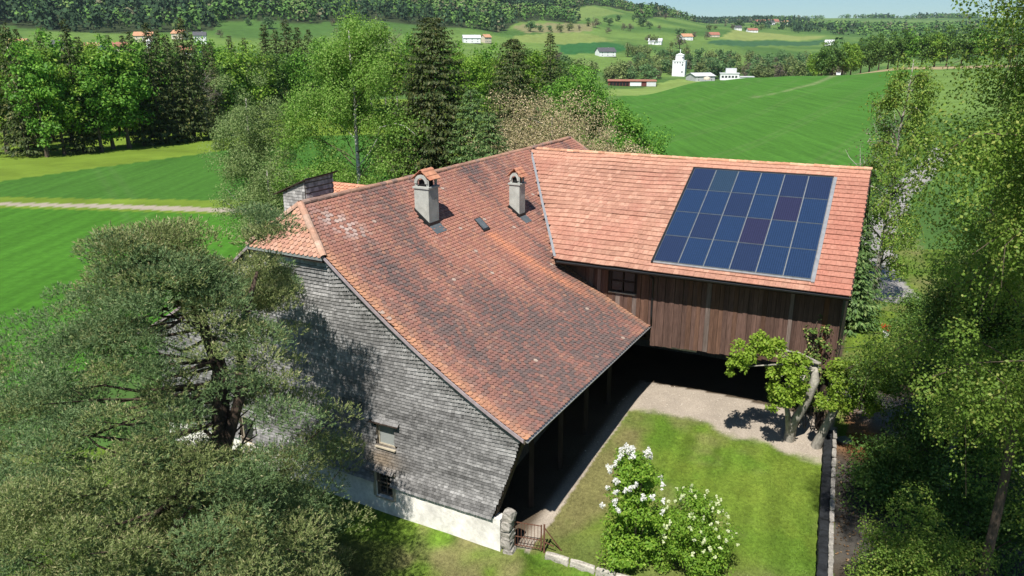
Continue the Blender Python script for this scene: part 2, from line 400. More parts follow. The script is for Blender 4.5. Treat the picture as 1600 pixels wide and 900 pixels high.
P_PALE = [(1128.9, 2901.5), (1362.8, 3153.2), (1158.4, 2668), (963.3, 2448.9)]
P_FOREST = [(-900, 800), (-532.2, 786.3), (-517.3, 822), (-469.3, 804.6), (-435.1, 810.9), (-332.1, 895.9), (-359.7, 1006.7), (-341.3, 986.8), (-326.9, 1015.2), (-248.5, 986.8), (-174.9, 1112.6), (-71.3, 1129.3), (-18.2, 1141.4), (6.1, 1341.9), (55.6, 1421.8), (112.9, 1439.6), (127.5, 1550.8), (78.5, 1546.6), (64.3, 1651.5), (180, 1860), (300, 1990), (297.8, 1902.7), (247.4, 1706.4), (276.9, 1681.7), (418.6, 2054.2), (520, 2280), (300, 2500), (-1200, 2500)]

C_MEADOW = np.array((.075, .155, .035)); C_CROP = np.array((.048, .130, .019)); C_STRIP = np.array((.135, .205, .025))
C_LAWN = np.array((.085, .160, .018)); C_DRY = np.array((.190, .168, .078)); C_GRAVEL = np.array((.33, .285, .235)); C_EARTH = np.array((.085, .065, .045))

def ground_color(x, y):
    """albedo of the ground and what it is"""
    d = np.hypot(x, y); N = len(x)
    cls = np.zeros(N, int)                       # 0 meadow
    jit = (fbm(x / 6, y / 6, 3, 3) - .5)
    big = fbm(x / 130, y / 130, 11, 4); mid = fbm(x / 25, y / 25, 21, 4); sm = fbm(x / 1.3, y / 1.3, 31, 4)
    col = mixc(C_MEADOW * .8, np.array((.12, .195, .045)), sst((big - .35) / .3))
    col = col * (.85 + .3 * mid)[:, None]
    far = d > 700
    def put(mask, c, k, var=.12, soft=None):
        nonlocal col
        cc = np.asarray(c) * (1 - var + 2 * var * mid)[:, None]
        col[mask] = cc[mask]; cls[mask] = k
    put(far & inpoly(x, y, P_BROWN), (.19, .185, .085), 0); put(far & inpoly(x, y, P_YELL), (.17, .22, .06), 0)
    put(far & inpoly(x, y, P_GREEN2), (.03, .11, .03), 0); put(far & inpoly(x, y, P_LT), (.14, .20, .055), 0)
    put(far & inpoly(x, y, P_YEL2), (.20, .24, .07), 0); put(far & inpoly(x, y, P_DARK2), (.04, .10, .04), 0); put(far & inpoly(x, y, P_PALE), (.36, .34, .22), 0)
    put(inpoly(x, y, P_FOREST), (.035, .05, .02), 6)
    # fields round the farm
    lft = (x < 6) & (d < 260)
    put(lft & (d > 60), C_STRIP, 0, .2)
    put(inpoly(x + jit * 1.2, y + jit * 1.2, P_FIELD_L), C_CROP, 1, .1)
    put(inpoly(x, y, P_NEAR), C_CROP * (1.05, 1.15, .8), 1, .12)
    put(inpoly(x + jit * 1.5, y + jit * 1.5, P_FIELD_R), C_CROP * (1.1, 1.12, 1.0), 1, .12)
    fr_ = inpoly(x, y, P_FIELD_R); q_ = (x * math.cos(R(33)) - y * math.sin(R(33)) + 3 * fbm(x / 60, y / 60, 8, 2)) % 15.0
    tl = (np.exp(-((q_ - 6.6) / .45) ** 2) + np.exp(-((q_ - 8.5) / .45) ** 2)) * .30 * fr_; col = mixc(col, (.10, .16, .05), tl)
    q2_ = (x * .85 + y * .52) % 17.0; tl = (np.exp(-((q2_ - 6.6) / .4) ** 2) + np.exp(-((q2_ - 8.4) / .4) ** 2)) * .22 * (cls == 1) * ~fr_; col = mixc(col, (.09, .15, .05), tl)
    put(inpoly(x, y, P_STRIP), (.17, .24, .06), 0, .15)
    put(inpoly(x, y, P_WHEAT), (.33, .26, .15), 2, .1)
    td = segdist(x, y, L_TRACK); w = np.exp(-(td / 1.1) ** 2) * .35 * (.4 + mid) + .5 * np.exp(-(td / 1.0) ** 2) * sst((y - 290) / 30)
    col = mixc(col, (.30, .27, .17), np.clip(w, 0, .8))
    pd = segdist(x, y, L_PATH) + jit * .5
    k = pd < .95; col[k] = (np.array((.33, .285, .225)) * (.85 + .3 * sm)[:, None])[k]; cls[k] = 3
    # the yard and its surroundings
    near = d < 75
    X = np.stack([x, y], -1)
    u = (X - OA[:2]) @ UA[:2]; v = (X - OA[:2]) @ VA[:2]; t = (X - OB[:2]) @ BB[:2]; n = (X - OB[:2]) @ NB[:2]
    fine = fbm(x / .5, y / .5, 41, 3); pat = fbm(x / 3.2, y / 3.2, 51, 4); pat2 = fbm(x / 1.6 + 9, y / 1.6, 61, 3)
    lawn = mixc(C_LAWN, np.array((.125, .188, .025)), sst((pat - .35) / .35)) * (.8 + .4 * fine)[:, None]
    lawn = mixc(lawn, C_DRY, sst((pat2 - .50) / .25) * .5)
    lawn = mixc(lawn, np.array((.15, .20, .028)), sst((fbm(x / .9 + 5, y / .9, 66, 3) - .5) / .25) * .4)
    ux = (x * .42 + y * .91); vx = (x * .91 - y * .42); lawn = lawn * (.74 + .52 * fbm(vx / .30, ux / 2.6, 68, 3))[:, None]
    stripe = .5 + .5 * np.sin(((x - y * .32) + .5 * pat) * 2 * np.pi / 1.25)
    lawn = lawn * (.93 + .14 * stripe)[:, None]
    garden = near & ((x > -14) | (y < 30)) & (y < 62) & ~inpoly(x, y, P_NEAR)
    col[garden] = lawn[garden]; cls[garden] = 4
    gr = C_GRAVEL * (.72 + .3 * sm + .28 * fine)[:, None]
    # side of the yard kerb: the front lawn is drier
    s = (x - 1.0) * .437 + (y - 22.38) * .9
    yard = garden & (s > -.05) & (v > 4) & (x < 14.2) & (n > -2)
    dry = np.maximum(sst((11.3 + 1.2 * (pat - .5) * 4 - v) / 1.9), sst((4.6 - u + 2 * (pat2 - .5)) / 3) * .5)
    dcol = mixc(C_DRY * (.95, .95, .9), C_LAWN * 1.1, sst((pat2 - .42) / .25) * .65) * (.75 + .5 * fine)[:, None]
    y_col = mixc(col, dcol, dry * .85)
    gv = np.maximum(.85 * sst((9.15 + 1.6 * (sm - .5) - v) / .7), sst((8.45 + 1.2 * (sm - .5) - n + .3) / .4 * -1 + 1) * 0)
    gn = sst((8.75 + 1.1 * (sm - .5) * 1.6 - n) / .5) * sst((t - 8.2) / .6)
    g = np.maximum(gv * sst((u + 1.5) / 1), gn)
    y_col = mixc(y_col, gr, g)
    col[yard] = y_col[yard]; cls[yard & (g > .5)] = 5
    fl = garden & (s <= -.05) & (x > -9) & (y < 27)
    f_col = mixc(col, C_DRY * 1.0, np.clip(sst((pat2 - .36) / .25), 0, 1) * .75) * (.8 + .4 * fine)[:, None]
    moss = np.array((.07, .13, .015))
    f_col = mixc(f_col, moss, sst((-3.2 - x) / 1.5) * .8)
    col[fl] = f_col[fl]
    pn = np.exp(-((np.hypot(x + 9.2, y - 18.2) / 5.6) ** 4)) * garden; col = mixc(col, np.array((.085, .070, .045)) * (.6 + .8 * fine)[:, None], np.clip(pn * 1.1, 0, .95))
    # under and beside the houses: bare ground, darkened in colour to stand for their shade
    und = near & (v < 9.3) & (v > -9) & (u > .4) & (u < 26)
    col[und] = (mixc(C_EARTH * .9, C_GRAVEL, sst((v - 8.55) / .5) * sst((u - .2) / .3)) * (.75 + .5 * sm)[:, None])[und]; cls[und] = 5
    bay = near & (n < 5.6) & (n > -7.5) & (t > 5) & (t < 17) & (v > 5)
    col[bay] = (C_EARTH * .9 * (.75 + .5 * sm)[:, None])[bay]; cls[bay] = 5
    # right of the retaining wall: bare earth, litter, a rusty puddle, grey gravel
    wall_side = (x - 10.13) * .928 - (y - 21.2) * .371
    rg = near & (wall_side > .3) & (y < 33.5) & (x < 30)
    e_col = mixc(C_EARTH * .7, np.array((.085, .078, .068)), sst((pat - .4) / .2)) * (.6 + .8 * fine)[:, None]  # earth toned dark to stand for the shade below the birches
    ll = np.exp(-(((x - 14.6) / 1.0) ** 2 + ((y - 29.2) / 1.5) ** 2))
    e_col = mixc(e_col, np.array((.33, .15, .05)) * (.6 + .8 * fine)[:, None], np.clip(ll * 1.5, 0, .9))
    gl = np.exp(-(((x - 17.2) / 1.9) ** 2 + ((y - 30.6) / 1.2) ** 2)); e_col = mixc(e_col, np.array((.20, .19, .19)) * (.7 + .6 * fine)[:, None], np.clip(gl * 1.4, 0, 1))
    gp = (np.abs(x - 14.05 - (y - 30) * .3) < .42) & (y > 28.9) & (y < 31.6); e_col[gp] = lawn[gp]
    col[rg] = e_col[rg]; cls[rg] = 7
    dd = segdist(x, y, L_DRIVE) + jit * .8
    k = near & (dd < 1.35) | ((dd < 1.5) & (d >= 75) & (d < 138)); col[k] = (np.array((.29, .275, .26)) * (.8 + .4 * sm)[:, None])[k]; cls[k] = 3
    ve = near & (dd >= 1.7) & (dd < 3.5) & (y > 33); col[ve] = mixc(col, C_DRY, .45 * sst((pat - .35) / .3))[ve]
    return np.clip(col, .01, .9), cls

def ground_mat(name, kind):
    m, nd, lk, b = new_mat(name)
    b.inputs['Roughness'].default_value = .95; b.inputs['Specular IOR Level'].default_value = .1
    c = nd.new('ShaderNodeVertexColor'); c.layer_name = 'Col'; c = c.outputs[0]
    if kind == 'crop':
        g = nd.new('ShaderNodeNewGeometry'); mp = nd.new('ShaderNodeMapping'); mp.inputs['Rotation'].default_value = (0, 0, R(-28)); mp.inputs['Scale'].default_value = (.9, .035, 1)
        lk.new(g.outputs['Position'], mp.inputs['Vector'])
        t = noise_node(nd, lk, 1.0, 4, vec=mp.outputs[0]); c = mul_color(nd, lk, c, t.outputs[0], .80, 1.22)
        t = noise_node(nd, lk, 1.6, 4); c = mul_color(nd, lk, c, t.outputs[0], .84, 1.18)
    elif kind == 'grass':
        t = noise_node(nd, lk, 7, 5, rough=.75); c = mul_color(nd, lk, c, t.outputs[0], .62, 1.4)
        t2 = noise_node(nd, lk, 45, 2); c = mul_color(nd, lk, c, t2.outputs[0], .7, 1.32); bump(nd, lk, b, t2.outputs[0], .8, .05)
    elif kind == 'gravel':
        t = noise_node(nd, lk, 18, 4, rough=.75); c = mul_color(nd, lk, c, t.outputs[0], .72, 1.25); bump(nd, lk, b, t.outputs[0], .7, .03)
    else:
        t = noise_node(nd, lk, .12, 6, rough=.7); c = mul_color(nd, lk, c, t.outputs[0], .75, 1.25)
    lk.new(c, b.inputs['Base Color'])
    return m

def build_ground():
    ths = np.concatenate([np.arange(-180, -42, 6), np.arange(-42, -37, 1), np.arange(-37, 37.01, .25), np.arange(38, 42, 1), np.arange(42, 180, 6)])
    ds = [2.0]
    while ds[-1] < 5300:
        d = ds[-1]; ds.append(d + max(.16 if d > 14 else .5, min(d * d / 11000, d * .022)))
    ds = np.array(ds)
    th = np.radians(ths); nt, ndd = len(ths), len(ds)
    x = np.concatenate([[0], (ds[:, None] * np.sin(th)).ravel()]); y = np.concatenate([[0], (ds[:, None] * np.cos(th)).ravel()])
    z = T(x, y)
    dd = np.hypot(x, y)
    z = z + (fbm(x / 2.2, y / 2.2, 5, 3) - .5) * .10 * (dd < 75) * (dd > 5) + (fbm(x / 60, y / 60, 6, 3) - .5) * 3 * sst((dd - 700) / 600)
    c, _ = ground_color(x, y)
    V = np.stack([x, y, z], -1)
    i = np.arange(ndd - 1)[:, None] * nt + 1; k = np.arange(nt)[None]; k2 = (k + 1) % nt
    F = np.stack([i + k, i + nt + k, i + nt + k2, i + k2], -1).reshape(-1, 4)
    _, cf = ground_color(x[F].mean(1), y[F].mean(1))
    fan = np.stack([np.zeros(nt, int), 1 + np.arange(nt), 1 + (np.arange(nt) + 1) % nt], -1)
    kinds = {0: ('meadow', 'far'), 1: ('crop_field', 'crop'), 2: ('wheat_field', 'far'), 3: ('gravel_path', 'gravel'), 4: ('lawn', 'grass'), 5: ('gravel_yard', 'gravel'), 6: ('forest_hillside', 'far'), 7: ('bare_earth', 'gravel')}
    for cid, (nm, kind) in kinds.items():
        f = F[cf == cid]
        if not len(f): continue
        idx = np.unique(f); remap = np.full(len(V), -1); remap[idx] = np.arange(len(idx))
        groups = [(remap[f], 0)]
        if cid == 4:
            fi = np.unique(fan); VV = np.concatenate([V[idx], V[fi]]); cc = np.concatenate([c[idx], c[fi]])
            rm = np.full(len(V), -1); rm[fi] = np.arange(len(fi)) + len(idx); groups.append((rm[fan], 0))
        else: VV, cc = V[idx], c[idx]
        link(nm, np_mesh(nm, VV, groups, [ground_mat(nm + '_ground', kind)], cc, True), None, kind='structure')
build_ground()
# ------------------------------------------------------------------ roofs: tiles on a sheet
ZR, VE, ZE = 11.159, 9.476, 4.67
def zA(v):
    t = np.abs(v) / VE
    return ZR + (ZE - ZR) * t - 2.0 * t * (1 - t)
_v = np.linspace(0, VE + .4, 2000); _s = np.concatenate([[0], np.cumsum(np.hypot(np.diff(_v), np.diff(zA(_v))))])
SA = float(np.interp(VE, _v, _s))
def sag(u, v): return (fbm(u / 3.1 + 7, v / 3.1, 71, 3) - .5) * .16

def tile_shape(w, L, th, rounded, lift):
    """tile in its own frame: x across, y down the slope, z out"""
    if rounded:
        xy = [(-w/2, 0), (w/2, 0), (w/2, L*.62), (w*.30, L*.90), (0, L), (-w*.30, L*.90), (-w/2, L*.62)]
    else:
        xy = [(-w/2, 0), (w/2, 0), (w/2, L), (-w/2, L)]
    xy = np.array(xy, float); n = len(xy)
    top = np.c_[xy, .004 + lift * xy[:, 1] / L + th]; bot = np.c_[xy, .004 + lift * xy[:, 1] / L]
    V = np.concatenate([top, bot])
    f_top = np.arange(n)[::-1][None]
    a = np.arange(1, n); b2 = (a + 1) % n
    sides = np.stack([a, b2, b2 + n, a + n], -1)
    return V, f_top, sides

def frames(P, eu, et):
    en = np.cross(eu, et); en *= np.sign(en[:, 2:3] + 1e-9); en /= np.linalg.norm(en, axis=1)[:, None]
    return en

def lay(name, single, P, eu, et, cols, shape, mat_v, mat_o, parent, nsingle, jit=.02, order=None, single_label=None):
    """lay a shape at every P; the nsingle nearest to the camera become objects, the rest one mesh"""
    V, ft, sd = shape
    N = len(P)
    en = np.cross(eu, et); s = np.sign(en @ np.array([-.2, -.55, .8])); en *= s[:, None]
    en /= np.linalg.norm(en, axis=1)[:, None]
    a = (rng.random(N) - .5) * jit * 2; b = (rng.random(N) - .5) * jit * 1.2
    ex = eu * np.cos(a)[:, None] + et * np.sin(a)[:, None]; ey = np.cross(en, ex); ey *= np.sign(np.einsum('ij,ij->i', ey, et))[:, None]
    ey = ey + en * b[:, None]
    P = P + en * ((rng.random(N)) * .006)[:, None]
    d = np.linalg.norm(P - np.array([0, 0, CAMZ]), axis=1)
    if order is not None: d = order
    pick = np.argsort(d)[:nsingle]; rest = np.setdiff1d(np.arange(N), pick)
    if nsingle:
        me = np_mesh(single, V, [(ft, 0), (sd, 0)], [mat_o])
        me_f = None
        for i in pick:
            o = link(single, me, parent)
            M3 = Matrix(((ex[i][0], ey[i][0], en[i][0], P[i][0]), (ex[i][1], ey[i][1], en[i][1], P[i][1]), (ex[i][2], ey[i][2], en[i][2], P[i][2]), (0, 0, 0, 1)))
            o.matrix_basis = M3
            o.color = (*np.clip(cols[i], 0, 1), 1)
    if len(rest):
        n = len(V)
        VV = P[rest][:, None] + V[None, :, 0:1] * ex[rest][:, None] + V[None, :, 1:2] * ey[rest][:, None] + V[None, :, 2:3] * en[rest][:, None]
        off = (np.arange(len(rest)) * n)[:, None, None]
        link(name, np_mesh(name, VV.reshape(-1, 3), [((off + ft[None]).reshape(-1, ft.shape[1]), 0), ((off + sd[None]).reshape(-1, 4), 0)], [mat_v], np.repeat(cols[rest], n, 0)), parent, kind='stuff')

def slab(g, rows, th, m=0):
    """rows: list of (left point, right point); a closed sheet of thickness th below them"""
    V = []
    for a, b in rows: V += [a, b]
    V = np.array(V); n = len(V); Vb = V - np.array([0, 0, th])
    F = []
    k = len(rows)
    for i in range(k - 1):
        a = 2 * i; F += [[a, a + 1, a + 3, a + 2], [n + a, n + a + 2, n + a + 3, n + a + 1], [a, a + 2, n + a + 2, n + a], [a + 1, n + a + 1, n + a + 3, a + 3]]
    F += [[0, n, n + 1, 1], [n - 2, n - 1, 2 * n - 1, 2 * n - 2]]
    g.add(np.concatenate([V, Vb]), np.array(F), m)

def u_lo(v): return np.where(np.abs(v) < 1.746, .562 - .909 * np.abs(v) / 1.746, -.347)
def u_valley(v): return np.where(v < 4.92, 18.26 - 6.87 * v / 4.92, 11.39 + .58 * (v - 4.92) / 4.55)
def u_far(v): return np.where(np.abs(v) < 1.8, 23.74 + 1.1 * np.abs(v) / 1.8, 24.84)

FARM = thing('farmhouse', 'old farmhouse with a long mossy red tiled roof and a grey shingled gable wall', 'farmhouse', tuple(PA(0, 4, 0)), world_parts=True)
BARN = thing('barn', 'timber barn with a smooth salmon tiled roof and brown upright boards beyond the yard', 'barn', tuple(PB(13, 7, 1.1)), world_parts=True)

# farmhouse roof deck
g = Geo()
vs = np.concatenate([np.linspace(0, 1.746, 4), np.linspace(2.2, VE - .03, 14)])
slab(g, [(PA(float(u_lo(v)) + .02, v, float(zA(v)) - .03), PA(float(u_valley(v)) - .02, v, float(zA(v)) - .03)) for v in vs], .13)
slab(g, [(PA(18.5 + v * 1.4, v, float(zA(v)) - .03), PA(float(u_far(v)), v, float(zA(v)) - .03)) for v in np.linspace(0, 3.6, 6)], .13)
slab(g, [(PA(float(u_lo(v)) + .02, -v, float(zA(v)) - .032), PA(float(u_far(v)), -v, float(zA(v)) - .032)) for v in vs], .13)
slab(g, [(PA(.562 - .909 * k, -1.746 * k - .001, ZR - 1.5 * k - .034), PA(.562 - .909 * k, 1.746 * k + .001, ZR - 1.5 * k - .034)) for k in (0.02, .5, 1)], .1)
slab(g, [(PA(23.74 + 1.1 * k, 1.8 * k + .001, ZR - 1.55 * k - .034), PA(23.74 + 1.1 * k, -1.8 * k - .001, ZR - 1.55 * k - .034)) for k in (0.02, .5, 1)], .1)
ROOF_A = g.build('roof', M['dark_wood'], FARM)

PAL = np.array([(.40, .135, .085), (.47, .19, .105), (.33, .115, .082), (.22, .115, .090), (.145, .095, .080), (.46, .22, .15)]) * np.array((.79, .98, 1.10))
def tile_color(u, v, n):
    r = rng.random(n)
    big = fbm(u / 2.6 + 3, v / 2.6, 81, 4); stre = fbm(u / .8, v / 4.0, 91, 3)
    dark = np.clip(.08 + .66 * sst((v - 1.0) / 6.5) + (big - .5) * 1.9 + (stre - .5) * 1.5, 0, 1)
    dark *= 1 - .55 * sst((2.0 - u) / 2.2)
    w = np.stack([1.5 - dark, .95 * (1 - dark) ** 1.5, .9 + 0 * dark, .25 + 1.0 * dark, .04 + 1.15 * dark ** 1.7, .30 * (1 - dark)], -1)
    w /= w.sum(1)[:, None]; k = (r[:, None] > np.cumsum(w, 1)).sum(1).clip(0, 5)
    c = PAL[k] * (.86 + .28 * rng.random((n, 1)))
    base = mixc(np.array((.335, .168, .128)), np.array((.135, .098, .092)), np.clip(dark * 1.15, 0, 1))
    c = mixc(c, base, np.full(n, .58))
    st = np.exp(-((u - 8.75 - (v - 2.9) * .40) / .38) ** 2) * (v > 2.9) * sst((8.2 - v) / 3) * (.45 + .55 * rng.random(n))
    c = mixc(c, np.array((.52, .22, .125)), np.clip(st, 0, .85))
    ed = np.maximum(np.exp(-((u + .25) / .32) ** 2), np.exp(-((u - u_valley(v) + .2) / .45) ** 2) * (v > 4.9)) * (.35 + .65 * rng.random(n))
    c = mixc(c, np.array((.52, .27, .15)), ed * .8)
    li = np.exp(-(((u - 1.5 - (v - .9) * .6) / .55) ** 2 + ((v - .95) / .55) ** 2)) * (rng.random(n) < .6)
    c = mixc(c, np.array((.50, .43, .39)), np.clip(li * .9, 0, .6))
    li2 = (rng.random(n) < .003); c[li2] = (.38, .29, .24)
    return c

def slope_tiles(side, keep, expo=.155, w=.20):
    rows = int(SA / expo)
    P, EU, ET, UU, VV = [], [], [], [], []
    for k in range(rows + 1):
        s0 = SA + .04 - (k + 1) * expo
        if s0 < .02: continue
        v = float(np.interp(s0, _s, _v))
        u = np.arange(-.5, 25.2, w) + (w / 2 if k % 2 else 0) + .02 * (rng.random() - .5)
        kk = keep(u, np.full_like(u, v))
        u = u[kk]
        if not len(u): continue
        if side > 0:
            lo, hi = float(u_lo(np.array(v))), float(u_valley(np.array(v))); a_ = u < hi + .2; u[a_] = np.clip(u[a_], lo + .10, hi - .10)
        else: u = np.maximum(u, float(u_lo(np.array(v))) + w / 2)
        v2 = float(np.interp(s0 + expo, _s, _v))
        et = side * (v2 - v) * VA + (zA(v2) - zA(v)) * ZUP; et /= np.linalg.norm(et)
        p = OA + UA * u[:, None] + VA * side * v + ZUP * (zA(v) + sag(u, np.full_like(u, v)))[:, None]
        P.append(p); EU.append(np.tile(UA, (len(u), 1))); ET.append(np.tile(et, (len(u), 1))); UU.append(u); VV.append(np.full(len(u), v))
    return [np.concatenate(q) for q in (P, EU, ET, UU, VV)]

def chim_clear(u, v):
    ok = np.ones(len(u), bool)
    for (a, b, c, d) in ((5.60, 6.42, 1.20, 2.05), (11.72, 12.38, 2.25, 2.92)): ok &= ~((u > a) & (u < b) & (v > c - .05) & (v < d - .1))
    return ok
P, EU, ET, UU, VV = slope_tiles(1, lambda u, v: ((u > u_lo(v) - .06) & (u < u_valley(v) + .06) | (u > 18.6 + v * 1.4) & (u < u_far(v) - .05) & (v < 3.3)) & chim_clear(u, v))
shp = tile_shape(.192, .20, .020, True, .036)
lay('roof_tiles', 'roof_tile', P, EU, ET, tile_color(UU, VV, len(P)), shp, M['tile_v'], M['tile_o'], ROOF_A, 300)
P, EU, ET, UU, VV = slope_tiles(-1, lambda u, v: (u > u_lo(v) + .04) & (u < u_far(v) - .05), .31, .4)
lay('left_slope_tiles', 'roof_tile', P, EU, ET, tile_color(UU, VV * .4, len(P)), tile_shape(.385, .37, .016, True, .024), M['tile_v'], M['tile_o'], ROOF_A, 0)
# half hips
def hip_tiles(u0, du, dv, dz, sgn):
    L = math.hypot(du, dz); et = (UA * du - ZUP * dz) / L
    P, EU, ET = [], [], []
    for k in range(int(L / .155) + 1):
        s0 = L + .06 - (k + 1) * .155
        if s0 < .05: continue
        f = s0 / L; hw = dv * f
        vv = np.arange(-2, 2, .2) + (.1 if k % 2 else 0); vv = vv[np.abs(vv) < hw + .02]
        if not len(vv): continue
        P.append(OA + UA * (u0 + du * f) + VA * vv[:, None] + ZUP * (ZR - dz * f)); EU.append(np.tile(VA, (len(vv), 1))); ET.append(np.tile(et, (len(vv), 1)))
    P, EU, ET = map(np.concatenate, (P, EU, ET)); n = len(P)
    c = PAL[rng.choice([1, 0, 5, 5, 2], n)] * (.95 + .3 * rng.random((n, 1)))
    c = mixc(c, np.array((.43, .25, .175)), np.full(n, .6))
    lay('hip_tiles', 'roof_tile', P, EU, ET, c, shp, M['tile_v'], M['tile_o'], ROOF_A, 0)
hip_tiles(.562, -.909, 1.746, 1.5, 1)
hip_tiles(23.74, 1.1, 1.8, 1.55, 1)

# ridge tiles, one object each
def ridge_mesh(L, r, mat):
    a = np.linspace(-.15, math.pi + .15, 7)
    ring0 = np.c_[np.cos(a) * r * .93, 0 * a, np.sin(a) * r * .8]; ring1 = np.c_[np.cos(a) * r * 1.1, 0 * a + L * 1.06, np.sin(a) * r * .95]
    in0 = ring0 * (.86, 1, .86); in1 = ring1 * (.86, 1, .86)
    V = np.concatenate([ring0, ring1, in0, in1]); k = np.arange(6)
    F = np.concatenate([np.stack([k, k + 7, k + 8, k + 1], -1), np.stack([k + 14, k + 15, k + 22, k + 21], -1), np.stack([k + 7, k + 21, k + 22, k + 8], -1), np.stack([k, k + 1, k + 15, k + 14], -1)])
    return np_mesh('ridge_tile', V, [(F, 0)], [mat], smooth=False)
def ridge_run(a, b, L, r, parent, col, sagz=0, start_big=False):
    a = np.asarray(a, float); b = np.asarray(b, float); d = b - a; n = max(1, int(round(np.linalg.norm(d) / L))); st = d / n; Ls = np.linalg.norm(st)
    me = ridge_mesh(Ls, r, M['tile_o'])
    y = st / Ls; x = np.cross(y, ZUP); x /= np.linalg.norm(x); z = np.cross(x, y)
    for i in range(n):
        f = (i + .5) / n
        p = a + st * i + ZUP * (-sagz * 4 * f * (1 - f) + (rng.random() - .5) * .016) + x * (rng.random() - .5) * .02
        o = link('ridge_tile', me, parent)
        o.matrix_basis = Matrix(((x[0], y[0], z[0], p[0]), (x[1], y[1], z[1], p[1]), (x[2], y[2], z[2], p[2]), (0, 0, 0, 1)))
        c = np.array(col[rng.integers(len(col))]) * (.85 + .3 * rng.random()); o.color = (*np.clip(c, 0, 1), 1)
RC = [(.36, .21, .15), (.33, .19, .14), (.29, .20, .16), (.39, .23, .16), (.26, .17, .14)]
ridge_run(PA(23.74, 0, ZR + .0), PA(.62, 0, ZR + .0), .37, .125, ROOF_A, RC, .06)
for sg in (1, -1):
    ridge_run(PA(-.40, 1.80 * sg, 9.66), PA(.56, .02 * sg, ZR - .02), .33, .13, ROOF_A, [(.41, .25, .18), (.38, .22, .155), (.43, .29, .22)])
    ridge_run(PA(24.86, 1.82 * sg, 9.6), PA(23.74, .02 * sg, ZR - .02), .34, .12, ROOF_A, RC)

# ------------------------------------------------------------------ farmhouse walls
def strip_wall(g, frame, cuts, zb, zt, holes, d0, d1, m=0):
    """upright wall in a house frame: strips between cuts, minus holes (a0,a1,z0,z1); depth d0..d1"""
    cuts = sorted(set(cuts) | {h[0] for h in holes} | {h[1] for h in holes})
    for a, b in zip(cuts[:-1], cuts[1:]):
        mid = (a + b) / 2
        segs = [(zb(a), zb(b), zt(a), zt(b))]
        for h in holes:
            if h[0] < mid < h[1]:
                ns = []
                for (b0, b1, t0, t1) in segs:
                    if h[2] > b0 + .01: ns.append((b0, b1, min(h[2], t0), min(h[2], t1)))
                    if h[3] < t0 - .01: ns.append((max(h[3], b0), max(h[3], b1), t0, t1))
                segs = ns
        for (b0, b1, t0, t1) in segs:
            if t0 - b0 < .01 and t1 - b1 < .01: continue
            g.hexa([frame(a, d0, b0), frame(b, d0, b1), frame(b, d1, b1), frame(a, d1, b0), frame(a, d0, t0), frame(b, d0, t1), frame(b, d1, t1), frame(a, d1, t0)], m)
fG = lambda a, d, z: PA(d, a, z)
def z_roof_under(v): return min(float(zA(v)) - .17, 9.50)
def z_low(v): return 1.24 if v <= 8.16 else 1.24 + (v - 8.16) / 1.05 * 3.11
HOLES = [(3.30, 4.12, 2.72, 3.64), (3.20, 3.93, .62, 1.66), (-3.75, -2.95, .95, 2.15)]
GH = [h for h in HOLES]
g = Geo()
strip_wall(g, fG, list(np.linspace(-8.2, 8.16, 24)) + [9.2], lambda v: z_low(v) - .03 if v > 8.16 else 1.21, z_roof_under, [(a, b, c, d) for a, b, c, d in HOLES], .035, .33)
g.build('gable_wall', M['dark_wood'], FARM)
WALL_B = Geo()
strip_wall(WALL_B, fG, list(np.linspace(-8.2, 8.42, 20)), lambda v: -.6, lambda v: 1.23 + .02 * math.sin(v * 3), [(3.20, 3.93, .62, 1.3), (-3.75, -2.95, .95, 1.3)], -.05, .34)
# a rough, slightly wavy masonry pier ends the plaster wall beside the gate
WALL_B.build('plaster_wall', M['plaster'], FARM)
GW = Geo()
strip_wall(GW, lambda a, d, z: PA(a, d, z), [.36, 5, 10, 16, 23.5], lambda u: -.3, lambda u: float(zA(6.6)) - .2, [(3, 4.1, .05, 2.1), (6.5, 7.6, 1, 2.2)], 6.3, 6.6)
strip_wall(GW, lambda a, d, z: PA(a, d, z), [.36, 8, 16, 23.5], lambda u: -.3, lambda u: float(zA(8.2)) - .2, [], -8.2, -7.9)
strip_wall(GW, lambda a, d, z: PA(d, a, z), list(np.linspace(-8.1, 6.2, 14)), lambda v: -.3, lambda v: min(float(zA(v)) - .25, 9.4), [], 23.3, 23.6)
GW.build('side_wall', M['old_wood'], FARM)
for uu in (2.6, 5.1, 7.6, 10.2):
    Geo().bar(PA(uu, 8.25, -.1), PA(uu, 8.25, float(zA(8.25)) - .2), .18, m=0).build('post', M['dark_wood'], FARM)  # posts coloured dark to imitate the shade under the eave
g = Geo(); g.bar(PA(.35, 8.35, float(zA(8.35)) - .27), PA(11.6, 8.35, float(zA(8.35)) - .27), .2)
for uu in np.arange(.9, 11.6, .95): g.bar(PA(uu, 6.3, float(zA(6.3)) - .24), PA(uu, 9.3, float(zA(9.3)) - .24), .13)
g.build('rafter_frame', M['dark_wood'], FARM)

